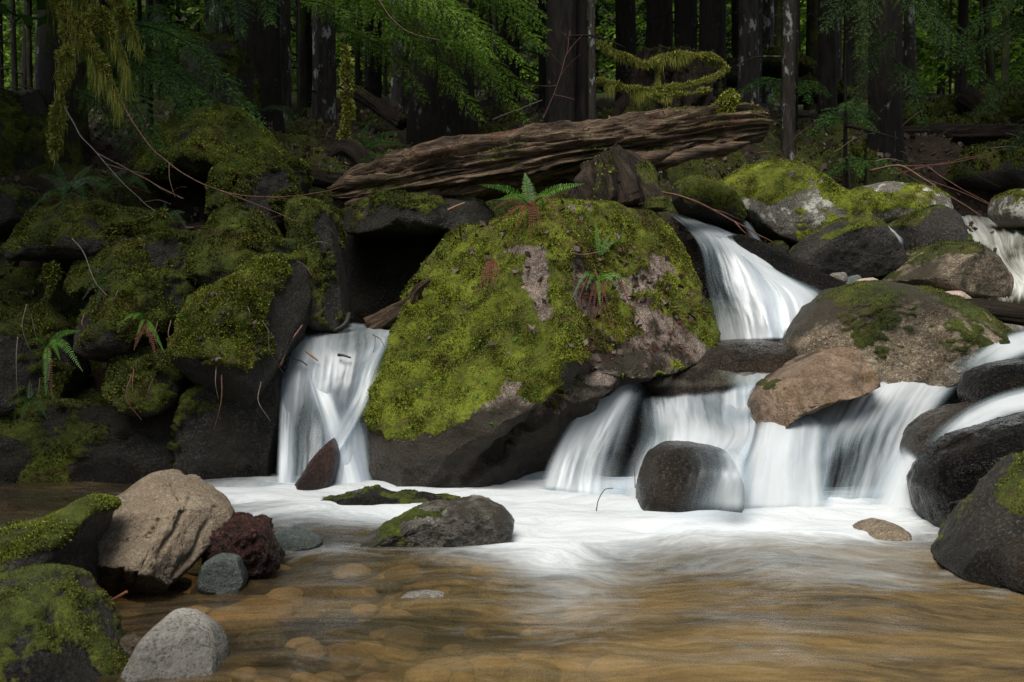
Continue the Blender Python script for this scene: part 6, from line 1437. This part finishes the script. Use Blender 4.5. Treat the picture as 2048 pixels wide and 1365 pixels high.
for i, (px, py, s, lab) in enumerate([(1067, 660, .030, 'dark curled dead leaf under the pale bare strip of the big boulder'), (1072, 615, .026, 'round grey dead leaf on the pale bare strip of the big boulder'), (1218, 680, .034, 'pale pointed dead leaf low on the right face of the big boulder'),
        (945, 505, .032, 'brown dead leaf on the left shoulder of the big boulder'), (912, 545, .03, 'grey dead leaf on the left edge of the big boulder'), (1035, 545, .03, 'crumpled grey leaf left of the top of the bare strip'), (950, 548, .025, 'small grey leaf in the moss of the left shoulder'),
        (1195, 515, .035, 'grey leaf tucked among the upright fern leaves'), (1270, 560, .04, 'large grey leaf right of the little drooping fern'), (1290, 600, .035, 'grey leaf below the large grey one on the right face'), (1180, 690, .03, 'ribbed grey leaf low among the dry stems'), (1330, 610, .035, 'grey leaf against the mossy right edge of the big boulder'), (1010, 470, .03, 'brown leaf beside the rust red fronds'), (1350, 640, .03, 'small brown leaf near the right corner of the big boulder'), (1235, 470, .03, 'grey leaf near the top of the right face')]):
    leaf('main', px, py, s, i, lab)
leaf('block', 430, 592, .03, 50, 'grey dead leaf lying on the square mossy block')
for i in range(34):   # little green herbs
    px, py = rl.uniform(800, 1170), rl.uniform(560, 850)
    for j in range(1):
        leaf('main', px, py, rl.uniform(.008, .015), 100 + i, 'tiny bright herb leaf sprouting from the moss of the big boulder', 'herb_leaf', 3, .012, 'tiny herbs on the big boulder')
for i in range(22):
    leaf('mound' if i < 8 else 'block', rl.uniform(380, 540) if i < 8 else rl.uniform(400, 520), rl.uniform(250, 330) if i < 8 else rl.uniform(580, 720), rl.uniform(.012, .025), 160 + i, 'brown fallen leaf scrap on the ' + ('broad bright mound' if i < 8 else 'square mossy block'), 'leaf_litter', 5, .012, 'leaf scraps on the bank')

sel2 = np.where((GV[:, 1] > 4.6) & (GV[:, 1] < 11) & (np.abs(GV[:, 0]) < 0.6 * GV[:, 1]) & (GV[:, 2] > 0.25), 1.0, 0)
r = tufts(GV + GN * 0.02, GF, sel2, 260, 0.05, 99, width=0.42, up=-0.2, maxn=14000)
o = mesh_from('leaf_litter', r[0], r[1], MATS['leaf_litter'], origin=(0, 0, 0), attrs={'tint': r[2]}, smooth=False)
tag(o, 'brown leaf litter scattered over the bank and forest floor', 'litter', kind='stuff')

V_, F_, mk_ = SURF['main'][1:]
wx_m, wy_m = px_of(V_)
wl_ = (sstep(1120, 1180, wx_m) * (1 - sstep(1360, 1410, wx_m)) * sstep(440, 520, wy_m) * (1 - sstep(700, 740, wy_m)) + 0.6 * np.exp(-((wx_m - 1060) / 90) ** 2 - ((wy_m - 460) / 40) ** 2) + 0.12 * (wy_m < 700)) * (V_[:, 1] < 5.6)
r = tufts(V_, F_, wl_, 3200, 0.034, 808, width=0.07, up=-0.2, droop=0.5, maxn=3000)
o = mesh_from('needle_litter', r[0] + np.array((0, -0.012, 0.004)), r[1], MATS['fern_dead'], parent=SURF['main'][0], attrs={'tint': r[2]}, smooth=False)
o['kind'] = 'stuff'
r = tufts(V_, F_, wl_, 420, 0.042, 809, width=0.36, up=-0.1, droop=0.3, maxn=420)
o = mesh_from('leaf_litter', r[0] + np.array((0, -0.012, 0.004)), r[1], MATS['leaf_litter'], parent=SURF['main'][0], attrs={'tint': r[2]}, smooth=False)
o['kind'] = 'stuff'
